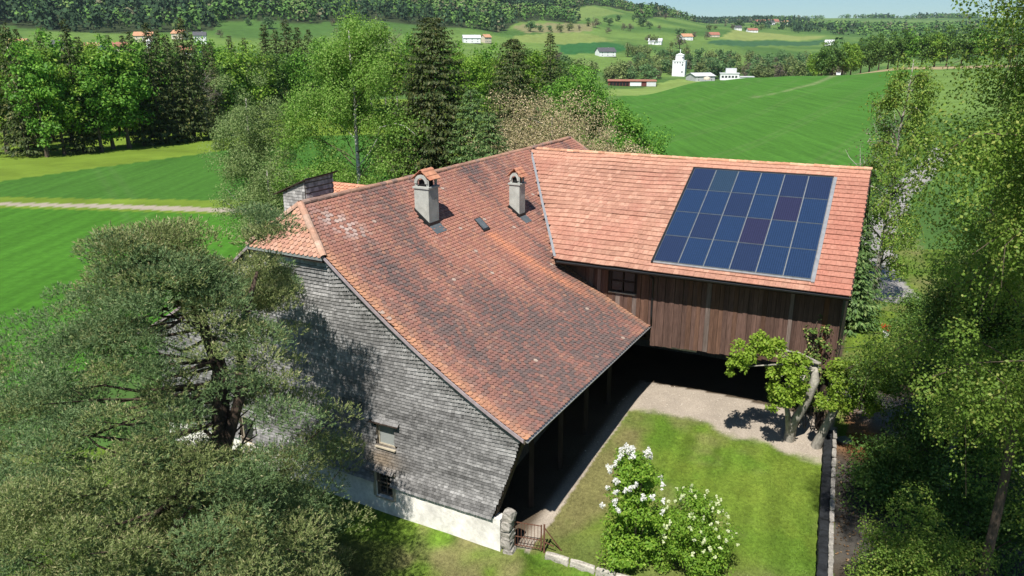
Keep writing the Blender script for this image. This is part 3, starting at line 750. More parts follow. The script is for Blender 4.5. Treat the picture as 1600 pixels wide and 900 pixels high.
# shingles
def rake_dist(v, z):
    """distance below the roof edge"""
    v2 = np.minimum(np.abs(v), 9.3)
    zz = np.minimum(zA(v2) - .12, 9.6)
    return (zz - z) * .82
def unit_rows(a): return a / np.linalg.norm(a, axis=1)[:, None]
def shingle_rows():
    P, ET, C, W = [], [], [], []
    z = 1.235; k = 0
    while z < 9.50:
        v = -8.25
        rowc = .80 + .40 * rng.random()
        while v < 9.35:
            w = .085 + .075 * rng.random()
            vc = v + w / 2; v += w + .004
            zc = z + .012 * (rng.random() - .5)
            zc += .50 * max(0, 1 - float(rake_dist(vc, z)) / 1.35) ** 2
            vm = 8.16 + max(0, zc - 1.24) / 3.11 * 1.05
            if vc - w / 2 > vm - .03: continue
            if vc + w / 2 > vm: w = vm - (vc - w / 2); vc = vm - w / 2
            if rake_dist(vc, zc + .05) < .02: continue
            if any(a - .02 < vc < b + .02 and c - .06 < zc < d - .02 for a, b, c, d in HOLES): continue
            P.append((vc, zc)); W.append(w); C.append(rowc)
        z += .118; k += 1
    return np.array(P), np.array(W), np.array(C)
SP, SW, SC = shingle_rows()
def flare(v, z):
    r = rake_dist(v, z)
    f = -.27 * np.clip(1 - r / 1.0, 0, 1) ** 1.6 - .15 * np.clip(1 - (z - 1.24) / .8, 0, 1) ** 1.6
    for a, b, c, d in HOLES[:2]:
        f = f - .14 * np.exp(-((z - d) / .16) ** 2) * ((v > a - .15) & (v < b + .2)) * (z > d - .03)
    return f + (fbm(v / 1.4, z / 1.4, 101, 3) - .5) * .06
SP_u = flare(SP[:, 0], SP[:, 1])
N = len(SP)
zt = SP[:, 1] + .118
top_u = flare(SP[:, 0], zt)
lowp = OA + UA * (SP_u - .015)[:, None] + VA * SP[:, 0:1] + ZUP * SP[:, 1:2]
top = OA + UA * (top_u + .006)[:, None] + VA * SP[:, 0:1] + ZUP * zt[:, None]
et = lowp - top; L = np.linalg.norm(et, axis=1); et /= L[:, None]
_dv = .05; _l = lambda v: .50 * np.clip(1 - rake_dist(v, SP[:, 1] - .1) / 1.35, 0, 1) ** 2
_sl = np.clip((_l(SP[:, 0] + _dv) - _l(SP[:, 0] - _dv)) / (2 * _dv), -.6, .6)
eu = unit_rows(VA + ZUP * _sl[:, None]); et = et + eu * 0; et = unit_rows(et - VA * (_sl * .9)[:, None] * -1.0)
cn = fbm(SP[:, 0] / 1.1, SP[:, 1] / .22, 111, 4); cb = fbm(SP[:, 0] / 2.5, SP[:, 1] / 2.5, 121, 3)
br = .165 * SC * (.40 + 1.2 * cn) * (.8 + .4 * cb) * (.72 + .56 * rng.random(N))
br *= 1 + .75 * np.clip(1 - rake_dist(SP[:, 0], SP[:, 1]) / 1.3, 0, 1) + .25 * sst((SP[:, 1] - 6) / 3)
br[rng.random(N) < .02] *= 1.22
pc = np.exp(-(((SP[:, 0] - 5.0) / .28) ** 2 + ((SP[:, 1] - 5.95) / .12) ** 2)); br *= 1 + .3 * (pc > .4)
tint = np.stack([br * 1.02, br, br * .985], -1)
brn = (np.exp(-((SP[:, 1] - 2.15) / .5) ** 2) * np.exp(-((SP[:, 0] - 3.5) / .7) ** 2))
tint = mixc(tint, np.array((.20, .15, .10)), np.clip(brn * .8, 0, 1))
GAB = Geo()
cl = Geo(); cl.bar(PA(-.0, -8.2, 1.215), PA(-.0, 8.1, 1.215), .05, .03)
SHG = cl.build('shingle_cladding', M['old_wood'], FARM)
V8 = np.array([(-.5, 0, 0), (.5, 0, 0), (.5, 1, .006), (-.5, 1, .006), (-.5, 0, .008), (.5, 0, .008), (.5, 1, .022), (-.5, 1, .022)])
def lay_shingles():
    en = np.cross(eu, et); en *= np.sign(en @ -UA)[:, None]; en /= np.linalg.norm(en, axis=1)[:, None]
    a = (rng.random(N) - .5) * .06
    ex = eu * np.cos(a)[:, None] + et * np.sin(a)[:, None]
    ey = et * np.cos(a)[:, None] - eu * np.sin(a)[:, None]
    Ls = (L + .012 + .012 * (rng.random(N) - .5))
    d = np.linalg.norm(lowp - np.array([0, 0, CAMZ]), axis=1); d = d + 100 * (SP[:, 0] < 3.2)
    pick = np.argsort(d)[:300]; rest = np.setdiff1d(np.arange(N), pick)
    F = np.array([[4, 5, 6, 7], [0, 4, 7, 3], [1, 2, 6, 5], [3, 7, 6, 2]])
    me = np_mesh('shingle', V8, [(F, 0)], [M['shingle_o']])
    for i in pick:
        o = link('shingle', me, SHG)
        X = ex[i] * SW[i]; Y = ey[i] * Ls[i]; Z = en[i]; p = top[i]
        o.matrix_basis = Matrix(((X[0], Y[0], Z[0], p[0]), (X[1], Y[1], Z[1], p[1]), (X[2], Y[2], Z[2], p[2]), (0, 0, 0, 1)))
        o.color = (*np.clip(tint[i], 0, 1), 1)
    VV = top[rest][:, None] + V8[None, :, 0:1] * (ex * SW[:, None])[rest][:, None] + V8[None, :, 1:2] * (ey * Ls[:, None])[rest][:, None] + V8[None, :, 2:3] * en[rest][:, None]
    off = (np.arange(len(rest)) * 8)[:, None, None]
    link('shingles', np_mesh('shingles', VV.reshape(-1, 3), [((off + F[None]).reshape(-1, 4), 0)], [M['shingle_v']], np.repeat(tint[rest], 8, 0)), SHG, kind='stuff')
lay_shingles()

# rake board along the gable edge, hip eave board, eave gutter
def rake(side):
    g = Geo(); vv = np.linspace(1.70, VE, 12)
    for a, b in zip(vv[:-1], vv[1:]):
        p0 = [PA(-.40, side * q, float(zA(q))) for q in (a, b)]
        g.hexa([p0[0] - ZUP * .10, p0[1] - ZUP * .10, p0[1] - ZUP * .10 + UA * .05, p0[0] - ZUP * .10 + UA * .05, p0[0] + ZUP * .012, p0[1] + ZUP * .012, p0[1] + ZUP * .012 + UA * .05, p0[0] + ZUP * .012 + UA * .05][::1])
    return g.build('rake_board', M['trim'], FARM)
rake(1); rake(-1)
g = Geo(); g.box(PA(-.42, -1.78, 9.50), VA * 3.5, UA * .04, ZUP * .10); g.build('hip_eave_board', M['zinc'], FARM)
g = Geo(); g.box(PA(-.38, -1.7, 9.42), VA * 3.4, UA * .4, ZUP * .05); g.build('hip_soffit', M['dark_wood'], FARM)
g = Geo(); g.box(PA(-.34, VE - .02, ZE - .17), UA * 12.25, VA * .035, ZUP * .13); g.build('eave_board', M['old_wood'], FARM)
a = np.linspace(math.pi, 2 * math.pi, 6)
def half_gutter(p, d, L, side, r, name, parent, mat):
    g = Geo(); ring = [side * math.cos(q) * r + ZUP * math.sin(q) * r for q in a]; ring2 = [side * math.cos(q) * (r - .012) + ZUP * math.sin(q) * (r - .012) for q in a]
    R0 = [p + q for q in ring] + [p + q for q in ring2]; R1 = [q + d * L for q in R0]
    V = np.array(R0 + R1); F = [[k, k + 1, k + 13, k + 12] for k in range(5)] + [[k + 6, k + 18, k + 19, k + 7] for k in range(5)] + [[5, 11, 23, 17], [0, 12, 18, 6]]
    g.add(V, np.array(F)); g.add(np.array(R1[:6]), np.arange(6)[None]); g.add(np.array(R0[:6]), np.arange(6)[::-1][None])
    return g.build(name, mat, parent)
half_gutter(PA(-.30, VE + .085, ZE - .055), UA, 12.2, VA, .065, 'gutter', FARM, M['zinc'])

# gable windows
def window_gable(a, b, c, d, hood, pale, rows, blind, name='window'):
    g = Geo(); fw = .055
    x0 = .10
    g.box(PA(x0, a, c), VA * fw, UA * .06, ZUP * (d - c)); g.box(PA(x0, b - fw, c), VA * fw, UA * .06, ZUP * (d - c))
    g.box(PA(x0, a + fw, c), VA * (b - a - 2 * fw), UA * .06, ZUP * fw); g.box(PA(x0, a + fw, d - fw), VA * (b - a - 2 * fw), UA * .06, ZUP * fw)
    if rows > 1:
        g.box(PA(x0 + .005, (a + b) / 2 - .02, c + fw), VA * .04, UA * .05, ZUP * (d - c - 2 * fw))
        for r in range(1, rows):
            z = c + (d - c) * r / rows; g.box(PA(x0 + .01, a + fw, z - .014), VA * (b - a - 2 * fw), UA * .04, ZUP * .028)
    o = g.build(name, M['pale_wood'] if pale else M['old_wood'], FARM)
    if rows > 1:
        for r in range(rows):
            for q in range(2):
                z0 = c + fw + (d - c - 2 * fw) * r / rows; y0 = a + fw + (b - a - 2 * fw) * q / 2
                Geo().box(PA(x0 + .035, y0 + .022, z0 + .016), VA * ((b - a - 2 * fw) / 2 - .044), UA * .008, ZUP * ((d - c - 2 * fw) / rows - .032)).build('pane', M['glass'], o)
    else:
        Geo().box(PA(x0 + .035, a + fw + .002, c + fw + .002), VA * (b - a - 2 * fw - .004), UA * .008, ZUP * (d - c - 2 * fw - .004)).build('pane', M['blind'] if blind else M['glass'], o)
    Geo().box(PA(-.10, a - .03, c - .05), VA * (b - a + .06), UA * .24, ZUP * .045).build('sill', M['pale_wood'], o)
    if hood: Geo().hexa([PA(-.20, a - .18, d + .03), PA(-.20, b + .25, d + .06), PA(.04, b + .25, d + .10), PA(.04, a - .18, d + .07), PA(-.20, a - .18, d + .05), PA(-.20, b + .25, d + .08), PA(.04, b + .25, d + .12), PA(.04, a - .18, d + .09)]).build('hood_board', M['dark_wood'], o)
    g = Geo()
    for (y0, w) in ((a - .001, .02), (b - .019, .02)): g.box(PA(.0, y0, c), VA * w, UA * .1, ZUP * (d - c))
    g.build('reveal', M['old_wood'], o)
    Geo().box(PA(.33, a - .1, c - .1), VA * (b - a + .2), UA * .02, ZUP * (d - c + .2)).build('dark_room', M['black'], o)  # black panel painted as the unlit room behind the window
window_gable(3.30, 4.12, 2.72, 3.64, True, True, 1, True)
window_gable(3.20, 3.93, .62, 1.66, False, False, 3, False)
window_gable(-3.75, -2.95, .95, 2.15, False, True, 1, False)
for q_, w_ in ((3.94, .12), (3.06, .13)): Geo().box(PA(-.07, q_, .60), VA * w_, UA * .1, ZUP * 1.08).build('window_jamb', M['pale_wood'], FARM)

# chimneys
def chimney(u0, u1, v0, v1, ztop):
    cu, cv = (u0 + u1) / 2, (v0 + v1) / 2
    g = Geo(); zb = float(zA(v1)) - .6
    g.box(PA(u0, v0, zb), UA * (u1 - u0), VA * (v1 - v0), ZUP * (ztop - zb))
    o = g.build('chimney', M['concrete'], FARM)
    e = .05
    g = Geo(); g.box(PA(u0 - e, v0 - e, ztop), UA * (u1 - u0 + 2 * e), VA * (v1 - v0 + 2 * e), ZUP * .07); g.build('chimney_slab', M['concrete'], o)
    # lead skirt following the slope
    g = Geo()
    za = lambda v: float(zA(v))
    for uu, du in ((u0 - .02, .02), (u1, .02)):
        g.hexa([PA(uu, v0 - .02, za(v0) - .1), PA(uu + du, v0 - .02, za(v0) - .1), PA(uu + du, v1 + .02, za(v1) - .1), PA(uu, v1 + .02, za(v1) - .1), PA(uu, v0 - .02, za(v0) + .17), PA(uu + du, v0 - .02, za(v0) + .17), PA(uu + du, v1 + .02, za(v1) + .17), PA(uu, v1 + .02, za(v1) + .17)])
    g.box(PA(u0, v1, za(v1) - .1), UA * (u1 - u0), VA * .02, ZUP * .27)
    g.build('flashing', M['gutter'], o)
    g = Geo(); va, vb = v1 + .02, v1 + .36
    g.hexa([PA(u0, va, za(va) + .02), PA(u1 + .05, va, za(va) + .02), PA(u1 + .05, vb, za(vb) + .04), PA(u0, vb, za(vb) + .04), PA(u0, va, za(va) + .055), PA(u1 + .05, va, za(va) + .055), PA(u1 + .05, vb, za(vb) + .06), PA(u0, vb, za(vb) + .06)])
    g.build('apron', M['lead'], o)
    # cap: posts carrying a little tiled saddle roof with an arched front
    zc = ztop + .07; h = .30; hu, hv = (u1 - u0) / 2 - .02, (v1 - v0) / 2 - .02
    g = Geo()
    for su in (-1, 1):
        for sv in (-1, 1): g.bar(PA(cu + su * (hu - .05), cv + sv * (hv - .05), zc), PA(cu + su * (hu - .05), cv + sv * (hv - .05), zc + h), .10)
        # arched gable: outer half round minus inner opening
        k = 9; an = np.linspace(0, math.pi, k)
        for q in range(k - 1):
            A0, A1 = an[q], an[q + 1]
            def pt(aa, r, du): return PA(cu + su * hu + du, cv + math.cos(aa) * r * hv, zc + h * .45 + math.sin(aa) * r * .36)
            g.hexa([pt(A0, .62, -.04), pt(A1, .62, -.04), pt(A1, .62, .0), pt(A0, .62, .0), pt(A0, 1, -.04), pt(A1, 1, -.04), pt(A1, 1, .0), pt(A0, 1, .0)])
    g.build('chimney_cap', M['concrete'], o)
    Geo().box(PA(cu - hu * .62, cv - hv * .62, zc), UA * hu * 1.24, VA * hv * 1.24, ZUP * h * .8).build('flue', M['black'], o)
    me = ridge_mesh(.2, .1, M['tile_o'])
    for side in (-1, 1):
        for iu in range(3):
            for iv in range(2):
                p0 = PA(cu - hu - .06 + (iu) * (2 * hu + .12) / 3, cv + side * (.06 + iv * (hv + .02) / 2), zc + h + .30 - iv * .135)
                dv = VA * side * ((hv + .08) / 2 + .03); dz = -ZUP * .165; w = UA * ((2 * hu + .12) / 3 - .008)
                nn = np.cross(w, dv + dz); nn *= np.sign(nn[2]) / np.linalg.norm(nn)
                t = Geo().box(p0 + nn * .012 * (1 - iv), w, dv + dz, nn * .022).build('cap_tile', M['tile_o'], o)
                c = np.array([(.44, .19, .115), (.40, .165, .105), (.48, .23, .14)][rng.integers(3)]) * (.9 + .2 * rng.random()); t.color = (*c, 1)
    for q in range(2):
        p = PA(cu - hu - .05 + q * (hu + .05), cv, zc + h + .28); y = UA; x = -VA; z = ZUP
        t = link('cap_ridge_tile', ridge_mesh(hu + .05, .13, M['tile_o']) if q == 0 else t.data, o)
        t.matrix_basis = Matrix(((x[0], y[0], z[0], p[0]), (x[1], y[1], z[1], p[1]), (x[2], y[2], z[2], p[2]), (0, 0, 0, 1))); t.color = (.46, .21, .135, 1)
chimney(5.67, 6.38, 1.29, 1.98, 11.02)
chimney(11.79, 12.36, 2.32, 2.86, 10.32)

# roof hatch
g = Geo(); za = lambda v: float(zA(v))
g.hexa([PA(8.58, 2.32, za(2.32)), PA(9.10, 2.32, za(2.32)), PA(8.98, 2.90, za(2.90)), PA(8.46, 2.90, za(2.90)), PA(8.58, 2.32, za(2.32) + .09), PA(9.10, 2.32, za(2.32) + .09), PA(8.98, 2.90, za(2.90) + .12), PA(8.46, 2.90, za(2.90) + .12)])
HT = g.build('roof_hatch', M['gutter'], FARM)
g = Geo(); g.hexa([PA(8.62, 2.36, za(2.36) + .095), PA(9.05, 2.36, za(2.36) + .095), PA(8.95, 2.84, za(2.84) + .125), PA(8.52, 2.84, za(2.84) + .125), PA(8.62, 2.36, za(2.36) + .105), PA(9.05, 2.36, za(2.36) + .105), PA(8.95, 2.84, za(2.84) + .135), PA(8.52, 2.84, za(2.84) + .135)]); g.build('pane', M['lead'], HT)

# shingled smoke box behind the ridge, and the little tiled dormer beside it
g = Geo()
b0 = [(2.0, -2.2), (2.0, -1.08), (3.55, -1.08), (3.55, -2.2)]
g.hexa([PA(u_, v_, 9.3) for u_, v_ in b0] + [PA(2.0, -2.2, 11.16), PA(2.0, -1.08, 11.66), PA(3.55, -1.08, 11.72), PA(3.55, -2.2, 11.2)])
SB = g.build('smoke_box', M['old_wood'], FARM)
g = Geo(); g.hexa([PA(1.86, -2.62, 11.02), PA(1.86, -.92, 11.72), PA(3.75, -.92, 11.80), PA(3.75, -2.62, 11.08), PA(1.86, -2.62, 11.06), PA(1.86, -.92, 11.765), PA(3.75, -.92, 11.845), PA(3.75, -2.62, 11.12)])
g.build('lid', M['dark_wood'], SB)
Pp, ww, cc, ee, dd_ = [], [], [], [], []
for face in (0, 1):
    z = 9.6
    while z < 11.7:
        q = 0.0; lim = 1.12 if face == 0 else 1.55
        while q < lim:
            w = .09 + .07 * rng.random()
            zt_ = (11.14 + q * .446) if face == 0 else 11.66
            if z < zt_ - .05:
                Pp.append(PA(2.0, -2.2 + min(q + w / 2, lim - w / 2), z) - UA * .014 if face == 0 else PA(2.0 + min(q + w / 2, lim - w / 2), -1.08, z) + VA * .014); ww.append(w); ee.append(VA if face == 0 else UA); dd_.append(-UA if face == 0 else VA)
            q += w + .004
        z += .118 if face == 0 else .2
    
Pp = np.array(Pp); ww = np.array(ww); ee = np.array(ee); dd_ = np.array(dd_)
VV = Pp[:, None] + V8[None, :, 0:1] * (ee * ww[:, None])[:, None] + (1 - V8[None, :, 1:2]) * (ZUP * .15) + V8[None, :, 2:3] * dd_[:, None] * 1.4
F = np.array([[4, 5, 6, 7], [0, 4, 7, 3], [1, 2, 6, 5], [3, 7, 6, 2]])
br = .30 * (.65 + .7 * rng.random(len(Pp)))
link('shingles', np_mesh('smoke_box_shingles', VV.reshape(-1, 3), [(((np.arange(len(Pp)) * 8)[:, None, None] + F[None]).reshape(-1, 4), 0)], [M['shingle_v']], np.repeat(np.stack([br * 1.03, br, br * .97], -1), 8, 0)), SB, kind='stuff')
DM = Geo(); u_a, u_b = 4.0, 5.6; um = (u_a + u_b) / 2
DM.hexa([PA(u_a + .1, -3.0, 8.2), PA(u_b - .1, -3.0, 8.2), PA(u_b - .1, -.7, 9.6), PA(u_a + .1, -.7, 9.6), PA(u_a + .1, -3.0, 10.5), PA(u_b - .1, -3.0, 10.5), PA(u_b - .1, -.7, 10.45), PA(u_a + .1, -.7, 10.45)])
DMo = DM.build('dormer', M['old_wood'], FARM)
P_, EU_, ET_, C_ = [], [], [], []
for side in (-1, 1):
    et_ = (UA * side * .8 - ZUP * .62); et_ /= np.linalg.norm(et_)
    for k in range(6):
        for q in np.arange(-3.2, -.3, .2):
            p = PA(um, q + (.1 if k % 2 else 0), 11.13) + et_ * (.02 + k * .155)
            P_.append(p); EU_.append(VA); ET_.append(et_); C_.append(np.array((.50, .24, .15)) * (.85 + .3 * rng.random()))
    g = Geo(); p = PA(um, -3.25, 11.12); g.box(p - ZUP * .05, VA * 2.9, et_ * 1.0, np.cross(VA, et_) * -.03 * side); g.build('dormer_roof', M['dark_wood'], DMo)
lay('dormer_tiles', 'roof_tile', np.array(P_), np.array(EU_), np.array(ET_), np.array(C_), shp, M['tile_v'], M['tile_o'], DMo, 0)

# ------------------------------------------------------------------ barn
SL = .4446; SC_ = math.sqrt(1 + SL * SL)
def zB(n): return ZR - SL * np.abs(n)
def sagB(t, n):
    a = (fbm(np.asarray(t) / 2.4 + 3, np.asarray(n) / 2.4, 131, 3) - .5) * .20
    m_ = sst((9.3 - np.asarray(t)) / 1.5)
    return a * (.25 + .75 * m_) - .05
def t_lo(n): return 4.956 * np.abs(n) / 8.19
g = Geo()
for sg in (1, -1):
    slab(g, [(PB(float(t_lo(n)) + .03, sg * n + .001 * sg, float(zB(n)) - .24), PB(17.12, sg * n + .001 * sg, float(zB(n)) - .24)) for n in np.linspace(0, 8.15, 8)], .10)
ROOF_B = g.build('roof', M['dark_wood'], BARN)
C0, C1, S0, S1 = 9.334, 15.655, 1.012, 7.752
def barn_tiles(sg, keep, expo, w):
    P, EU, ET, TT, NN, RW = [], [], [], [], [], []
    Ltot = 8.19 * SC_; rows = int(Ltot / expo)
    et = (NB * sg - ZUP * SL); et /= np.linalg.norm(et)
    for k in range(rows + 1):
        s0 = Ltot + .05 - (k + 1) * expo
        n = s0 / SC_
        if n < .02: continue
        t = np.arange(.1, 17.25, w) + (w / 2 if k % 2 else 0)
        t = np.minimum(t[keep(t, np.full_like(t, n))], 17.18 - w / 2)
        p = OB + BB * t[:, None] + NB * sg * n + ZUP * (zB(n) - .05 + sagB(t, np.full_like(t, n)) + .012 * (rng.random() - .5))[:, None]
        P.append(p); EU.append(np.tile(BB, (len(t), 1))); ET.append(np.tile(et, (len(t), 1))); TT.append(t); NN.append(np.full(len(t), n)); RW.append(np.full(len(t), rng.random()))
    return [np.concatenate(q) for q in (P, EU, ET, TT, NN, RW)]
P, EU, ET, TT, NN, RW = barn_tiles(1, lambda t, n: (t > t_lo(n) + .12) & (t < 17.22) & ~((t > C0 + .1) & (t < C1 - .1) & (n > S0 + .05) & (n < S1 - .35)), .345, .215)
n_ = len(P)
c = np.array([(.40, .215, .152), (.375, .195, .14), (.43, .24, .172), (.355, .185, .13)])[rng.integers(0, 4, n_)] * (.94 + .12 * rng.random((n_, 1)))
pat = fbm(TT / 1.5, NN / 1.5, 141, 4)
c = mixc(c, np.array((.36, .145, .105)), np.clip(sst((TT - 15.5) / .5) * (.45 + .5 * pat) + sst((pat - .52) / .2) * .35, 0, .8))
c = mixc(c, np.array((.50, .265, .18)), sst((1.2 - NN) / 1.2) * .5)
c = c * (.93 + .14 * RW[:, None])
lay('roof_tiles', 'roof_tile', P, EU, ET, c, tile_shape(.211, .385, .030, False, .046), M['tile_v'], M['tile_o'], ROOF_B, 300, .008)
P, EU, ET, TT, NN, RW = barn_tiles(-1, lambda t, n: (t > t_lo(n) + .2) & (t < 16.95), .69, .43)
lay('back_slope_tiles', 'roof_tile', P, EU, ET, np.tile((.45, .19, .12), (len(P), 1)), tile_shape(.42, .76, .022, False, .034), M['tile_v'], M['tile_o'], ROOF_B, 0, .004)
ridge_run(PB(17.2, 0, ZR - .05), PB(.45, 0, ZR - .05), .36, .11, ROOF_B, [(.50, .27, .17), (.46, .24, .15), (.52, .31, .20)], .03)
# valley flashing
g = Geo()
vv = np.linspace(.05, 1, 10)
prev = None
for q in vv:
    p = PB(4.956 * q, 8.19 * q, float(zB(8.19 * q)) + .03 + float(sagB(4.956 * q, 8.19 * q))); 
    if prev is not None: g.box(prev - BB * .07, BB * .13, p - prev, ZUP * .03)
    prev = p
g.build('valley_flashing', M['zinc'], ROOF_B)
# rake and eave trim
for sg in (1, -1):
    g = Geo(); p0 = PB(17.14, 0.01 * sg, ZR - .22); p1 = PB(17.14, 8.2 * sg, float(zB(8.2)) - .22)
    g.hexa([p0, p0 + BB * .05, p1 + BB * .05, p1, p0 + ZUP * .2, p0 + BB * .05 + ZUP * .2, p1 + BB * .05 + ZUP * .2, p1 + ZUP * .2]); g.build('rake_board', M['dark_wood'], BARN)
    g = Geo(); g.box(PB(5.0, 8.15 * sg, float(zB(8.19)) - .30), BB * 12.1, NB * sg * .035, ZUP * .20); g.build('eave_board', M['dark_wood'], BARN)
half_gutter(PB(5.05, 8.30, 7.36), BB, 12.15, -NB, .085, 'gutter', BARN, M['gutter'])
g = Geo(); g.tube([PB(9.27, 8.25, 7.28), PB(9.27, 7.9, 7.1), PB(9.27, 7.42, 6.85), PB(9.27, 7.40, 5.2), PB(9.29, 7.40, 4.75)], .045, 8); g.build('downpipe', M['gutter'], BARN, smooth=True)
g = Geo(); g.hexa([PB(5.6, 7.36, float(zB(7.36)) - .27), PB(17.0, 7.36, float(zB(7.36)) - .27), PB(17.0, 8.14, float(zB(8.14)) - .27), PB(5.6, 8.14, float(zB(8.14)) - .27)] + [PB(5.6, 7.36, float(zB(7.36)) - .25), PB(17.0, 7.36, float(zB(7.36)) - .25), PB(17.0, 8.14, float(zB(8.14)) - .25), PB(5.6, 8.14, float(zB(8.14)) - .25)]); g.build('soffit', M['dark_wood'], BARN)

# upright boards
BW = .186
WIN = (7.31, 8.45, 6.02, 7.03)
tt = 4.6; i = 0
while tt < 16.88:
    w = BW * (.86 + .28 * rng.random()); w = min(w, 16.9 - tt)
    vt = float((PB(tt + w / 2, 7.29, 0) - OA) @ VA)
    zb = float(zA(vt)) - .12 if tt < 9.2 else 3.74 + .035 * (tt - 9.3) + .06 * (rng.random() - .5)
    ztop = float(zB(7.29)) - .26
    spans = [(zb, ztop)]
    if WIN[0] - .1 < tt + w / 2 < WIN[1] + .02: spans = [(zb, WIN[2]), (WIN[3], ztop)]
    k = rng.random()
    c = np.array((.098, .058, .046)) * (.78 + .44 * rng.random())
    if k < .05: c = np.array((.15, .115, .10)) * (.8 + .4 * rng.random())
    elif k < .3: c = np.array((.10, .055, .038)) * (.9 + .3 * rng.random())
    if tt > 15.6 and k < .35: c = np.array((.16, .075, .04)) * (.7 + .4 * rng.random())
    dn = .028 + .022 * (i % 2) + .012 * rng.random()
    for (z0, z1) in spans:
        if z1 - z0 < .05: continue
        o = Geo().box(PB(tt + .004, 7.29, z0), BB * (w - .008), NB * dn, ZUP * (z1 - z0)).build('board', M['board_o'], BARN); o.color = (*c, 1)
    tt += w; i += 1
g = Geo(); strip_wall(g, lambda a, d, z: PB(a, d, z), [4.8, 9.2, 16.9], lambda t: 3.9 if t > 9 else 5.0, lambda t: float(zB(7.2)) - .3, [WIN], 7.12, 7.28)
g.build('front_wall', M['dark_wood'], BARN)
g = Geo(); t0, t1, z0, z1 = WIN
for q in (t0, (t0 + t1) / 2 - .025, t1 - .05): g.box(PB(q, 7.25, z0), BB * .05, NB * .07, ZUP * (z1 - z0))
for q in (z0, (z0 + z1) / 2 - .02, z1 - .05): g.box(PB(t0, 7.252, q), BB * (t1 - t0), NB * .05, ZUP * .05)
W_ = g.build('window', M['dark_wood'], BARN)
for q in (0, 1):
    for r in (0, 1): Geo().box(PB(t0 + .06 + q * .57, 7.262, z0 + .06 + r * .47), BB * .47, NB * .008, ZUP * .40).build('pane', M['glass'], W_)
Geo().box(PB(t0 - .05, 7.34, z0 - .06), BB * (t1 - t0 + .1), NB * .08, ZUP * .05).build('sill', M['pale_wood'], W_)
# floor over the open cart bay, inner wall, end walls
g = Geo(); g.box(PB(5.5, -7.2, 3.84), BB * 11.3, NB * 14.25, ZUP * .14); g.build('upper_floor', M['dark_wood'], BARN)
g = Geo(); strip_wall(g, lambda a, d, z: PB(a, d, z), [1.5, 9, 16.6], lambda t: .2, lambda t: 3.83, [], 1.0, 1.25); g.build('inner_wall', M['old_wood'], BARN)
g = Geo()
strip_wall(g, lambda a, d, z: PB(d, a, z), [-7.25, 0, 7.1], lambda n: 3.99, lambda n: float(zB(n)) - .27, [], 16.68, 16.85)
strip_wall(g, lambda a, d, z: PB(d, a, z), [-7.25, 0, .9], lambda n: .2, lambda n: 3.82, [], 16.68, 16.85)
strip_wall(g, lambda a, d, z: PB(a, d, z), [4.5, 9, 16.6], lambda t: .2, lambda t: float(zB(7.2)) - .3, [], -7.27, -7.1)
g.build('end_wall', M['dark_wood'], BARN)
for tq in (16.6,): Geo().bar(PB(tq, 6.5, .6), PB(tq, 6.5, 3.83), .22).build('post', M['dark_wood'], BARN)
g = Geo(); g.box(PB(9.25, 7.02, 3.66), BB * 2.05, NB * .12, ZUP * .12); g.build('sill_beam', M['pale_wood'], BARN)
g = Geo(); g.box(PB(11.15, 7.06, 3.78), BB * .32, NB * .12, ZUP * .10); g.build('bracket', M['render_grey'], BARN)

# ------------------------------------------------------------------ solar array, 24 panels
SOL = thing('solar_array', 'large blue solar array of four rows set into the salmon barn roof', 'solar array', tuple(PB(12.5, 7.7, float(zB(7.7)))), world_parts=True)
ET_S = (NB - ZUP * SL); ET_S /= np.linalg.norm(ET_S); EN_S = np.cross(ET_S, BB); EN_S *= np.sign(EN_S[2])
pw = (C1 - C0) / 6; ph = (S1 - S0) * SC_ / 4
def panel_mesh(mat):
    g = Geo(); fw = .012; w, h = pw - .022, ph - .022
    g.box((fw, fw, .012), (w - 2 * fw, 0, 0), (0, h - 2 * fw, 0), (0, 0, .022), 0)
    for o_, ex, ey in (((0, 0, 0), (fw, 0, 0), (0, h, 0)), ((w - fw, 0, 0), (fw, 0, 0), (0, h, 0)), ((fw, 0, 0), (w - 2 * fw, 0, 0), (0, fw, 0)), ((fw, h - fw, 0), (w - 2 * fw, 0, 0), (0, fw, 0))):
        g.box(o_, ex, ey, (0, 0, .04), 1)
    return g.mesh('solar_panel', [M[mat], M['lead']])
PM = {k: panel_mesh(k) for k in ('cell_a', 'cell_b', 'cell_c', 'cell_d')}
for r in range(4):
    for q in range(6):
        k = 'cell_c' if (r, q) in ((1, 4), (2, 3)) else 'cell_d' if (r, q) == (0, 1) else ('cell_b' if (r, q) in ((0, 0), (0, 4), (0, 5), (1, 2), (2, 1), (3, 0), (3, 3)) else 'cell_a')
        o = link('solar_panel', PM[k], SOL)
        if k == 'cell_c': o['label'] = 'violet tinted solar panel darker than the blue ones around it'
        p = PB(C0 + q * pw + .011, S0, float(zB(S0))) + ET_S * (r * ph + .011) + EN_S * .045
        X, Y, Z = BB, ET_S, EN_S
        if np.dot(np.cross(X, Y), Z) < 0: pass
        o.matrix_basis = Matrix(((X[0], Y[0], Z[0], p[0]), (X[1], Y[1], Z[1], p[1]), (X[2], Y[2], Z[2], p[2]), (0, 0, 0, 1)))
p = PB(C0, S0, float(zB(S0)))
g = Geo(); g.box(p + EN_S * .0, BB * (C1 - C0), ET_S * (4 * ph), EN_S * .052); g.build('mounting_tray', M['zinc'], SOL)
g = Geo(); g.box(p + BB * (C1 - C0 + .01) - ET_S * .05, BB * .14, ET_S * (4 * ph + .2), EN_S * .07); g.build('side_flashing', M['zinc'], SOL)
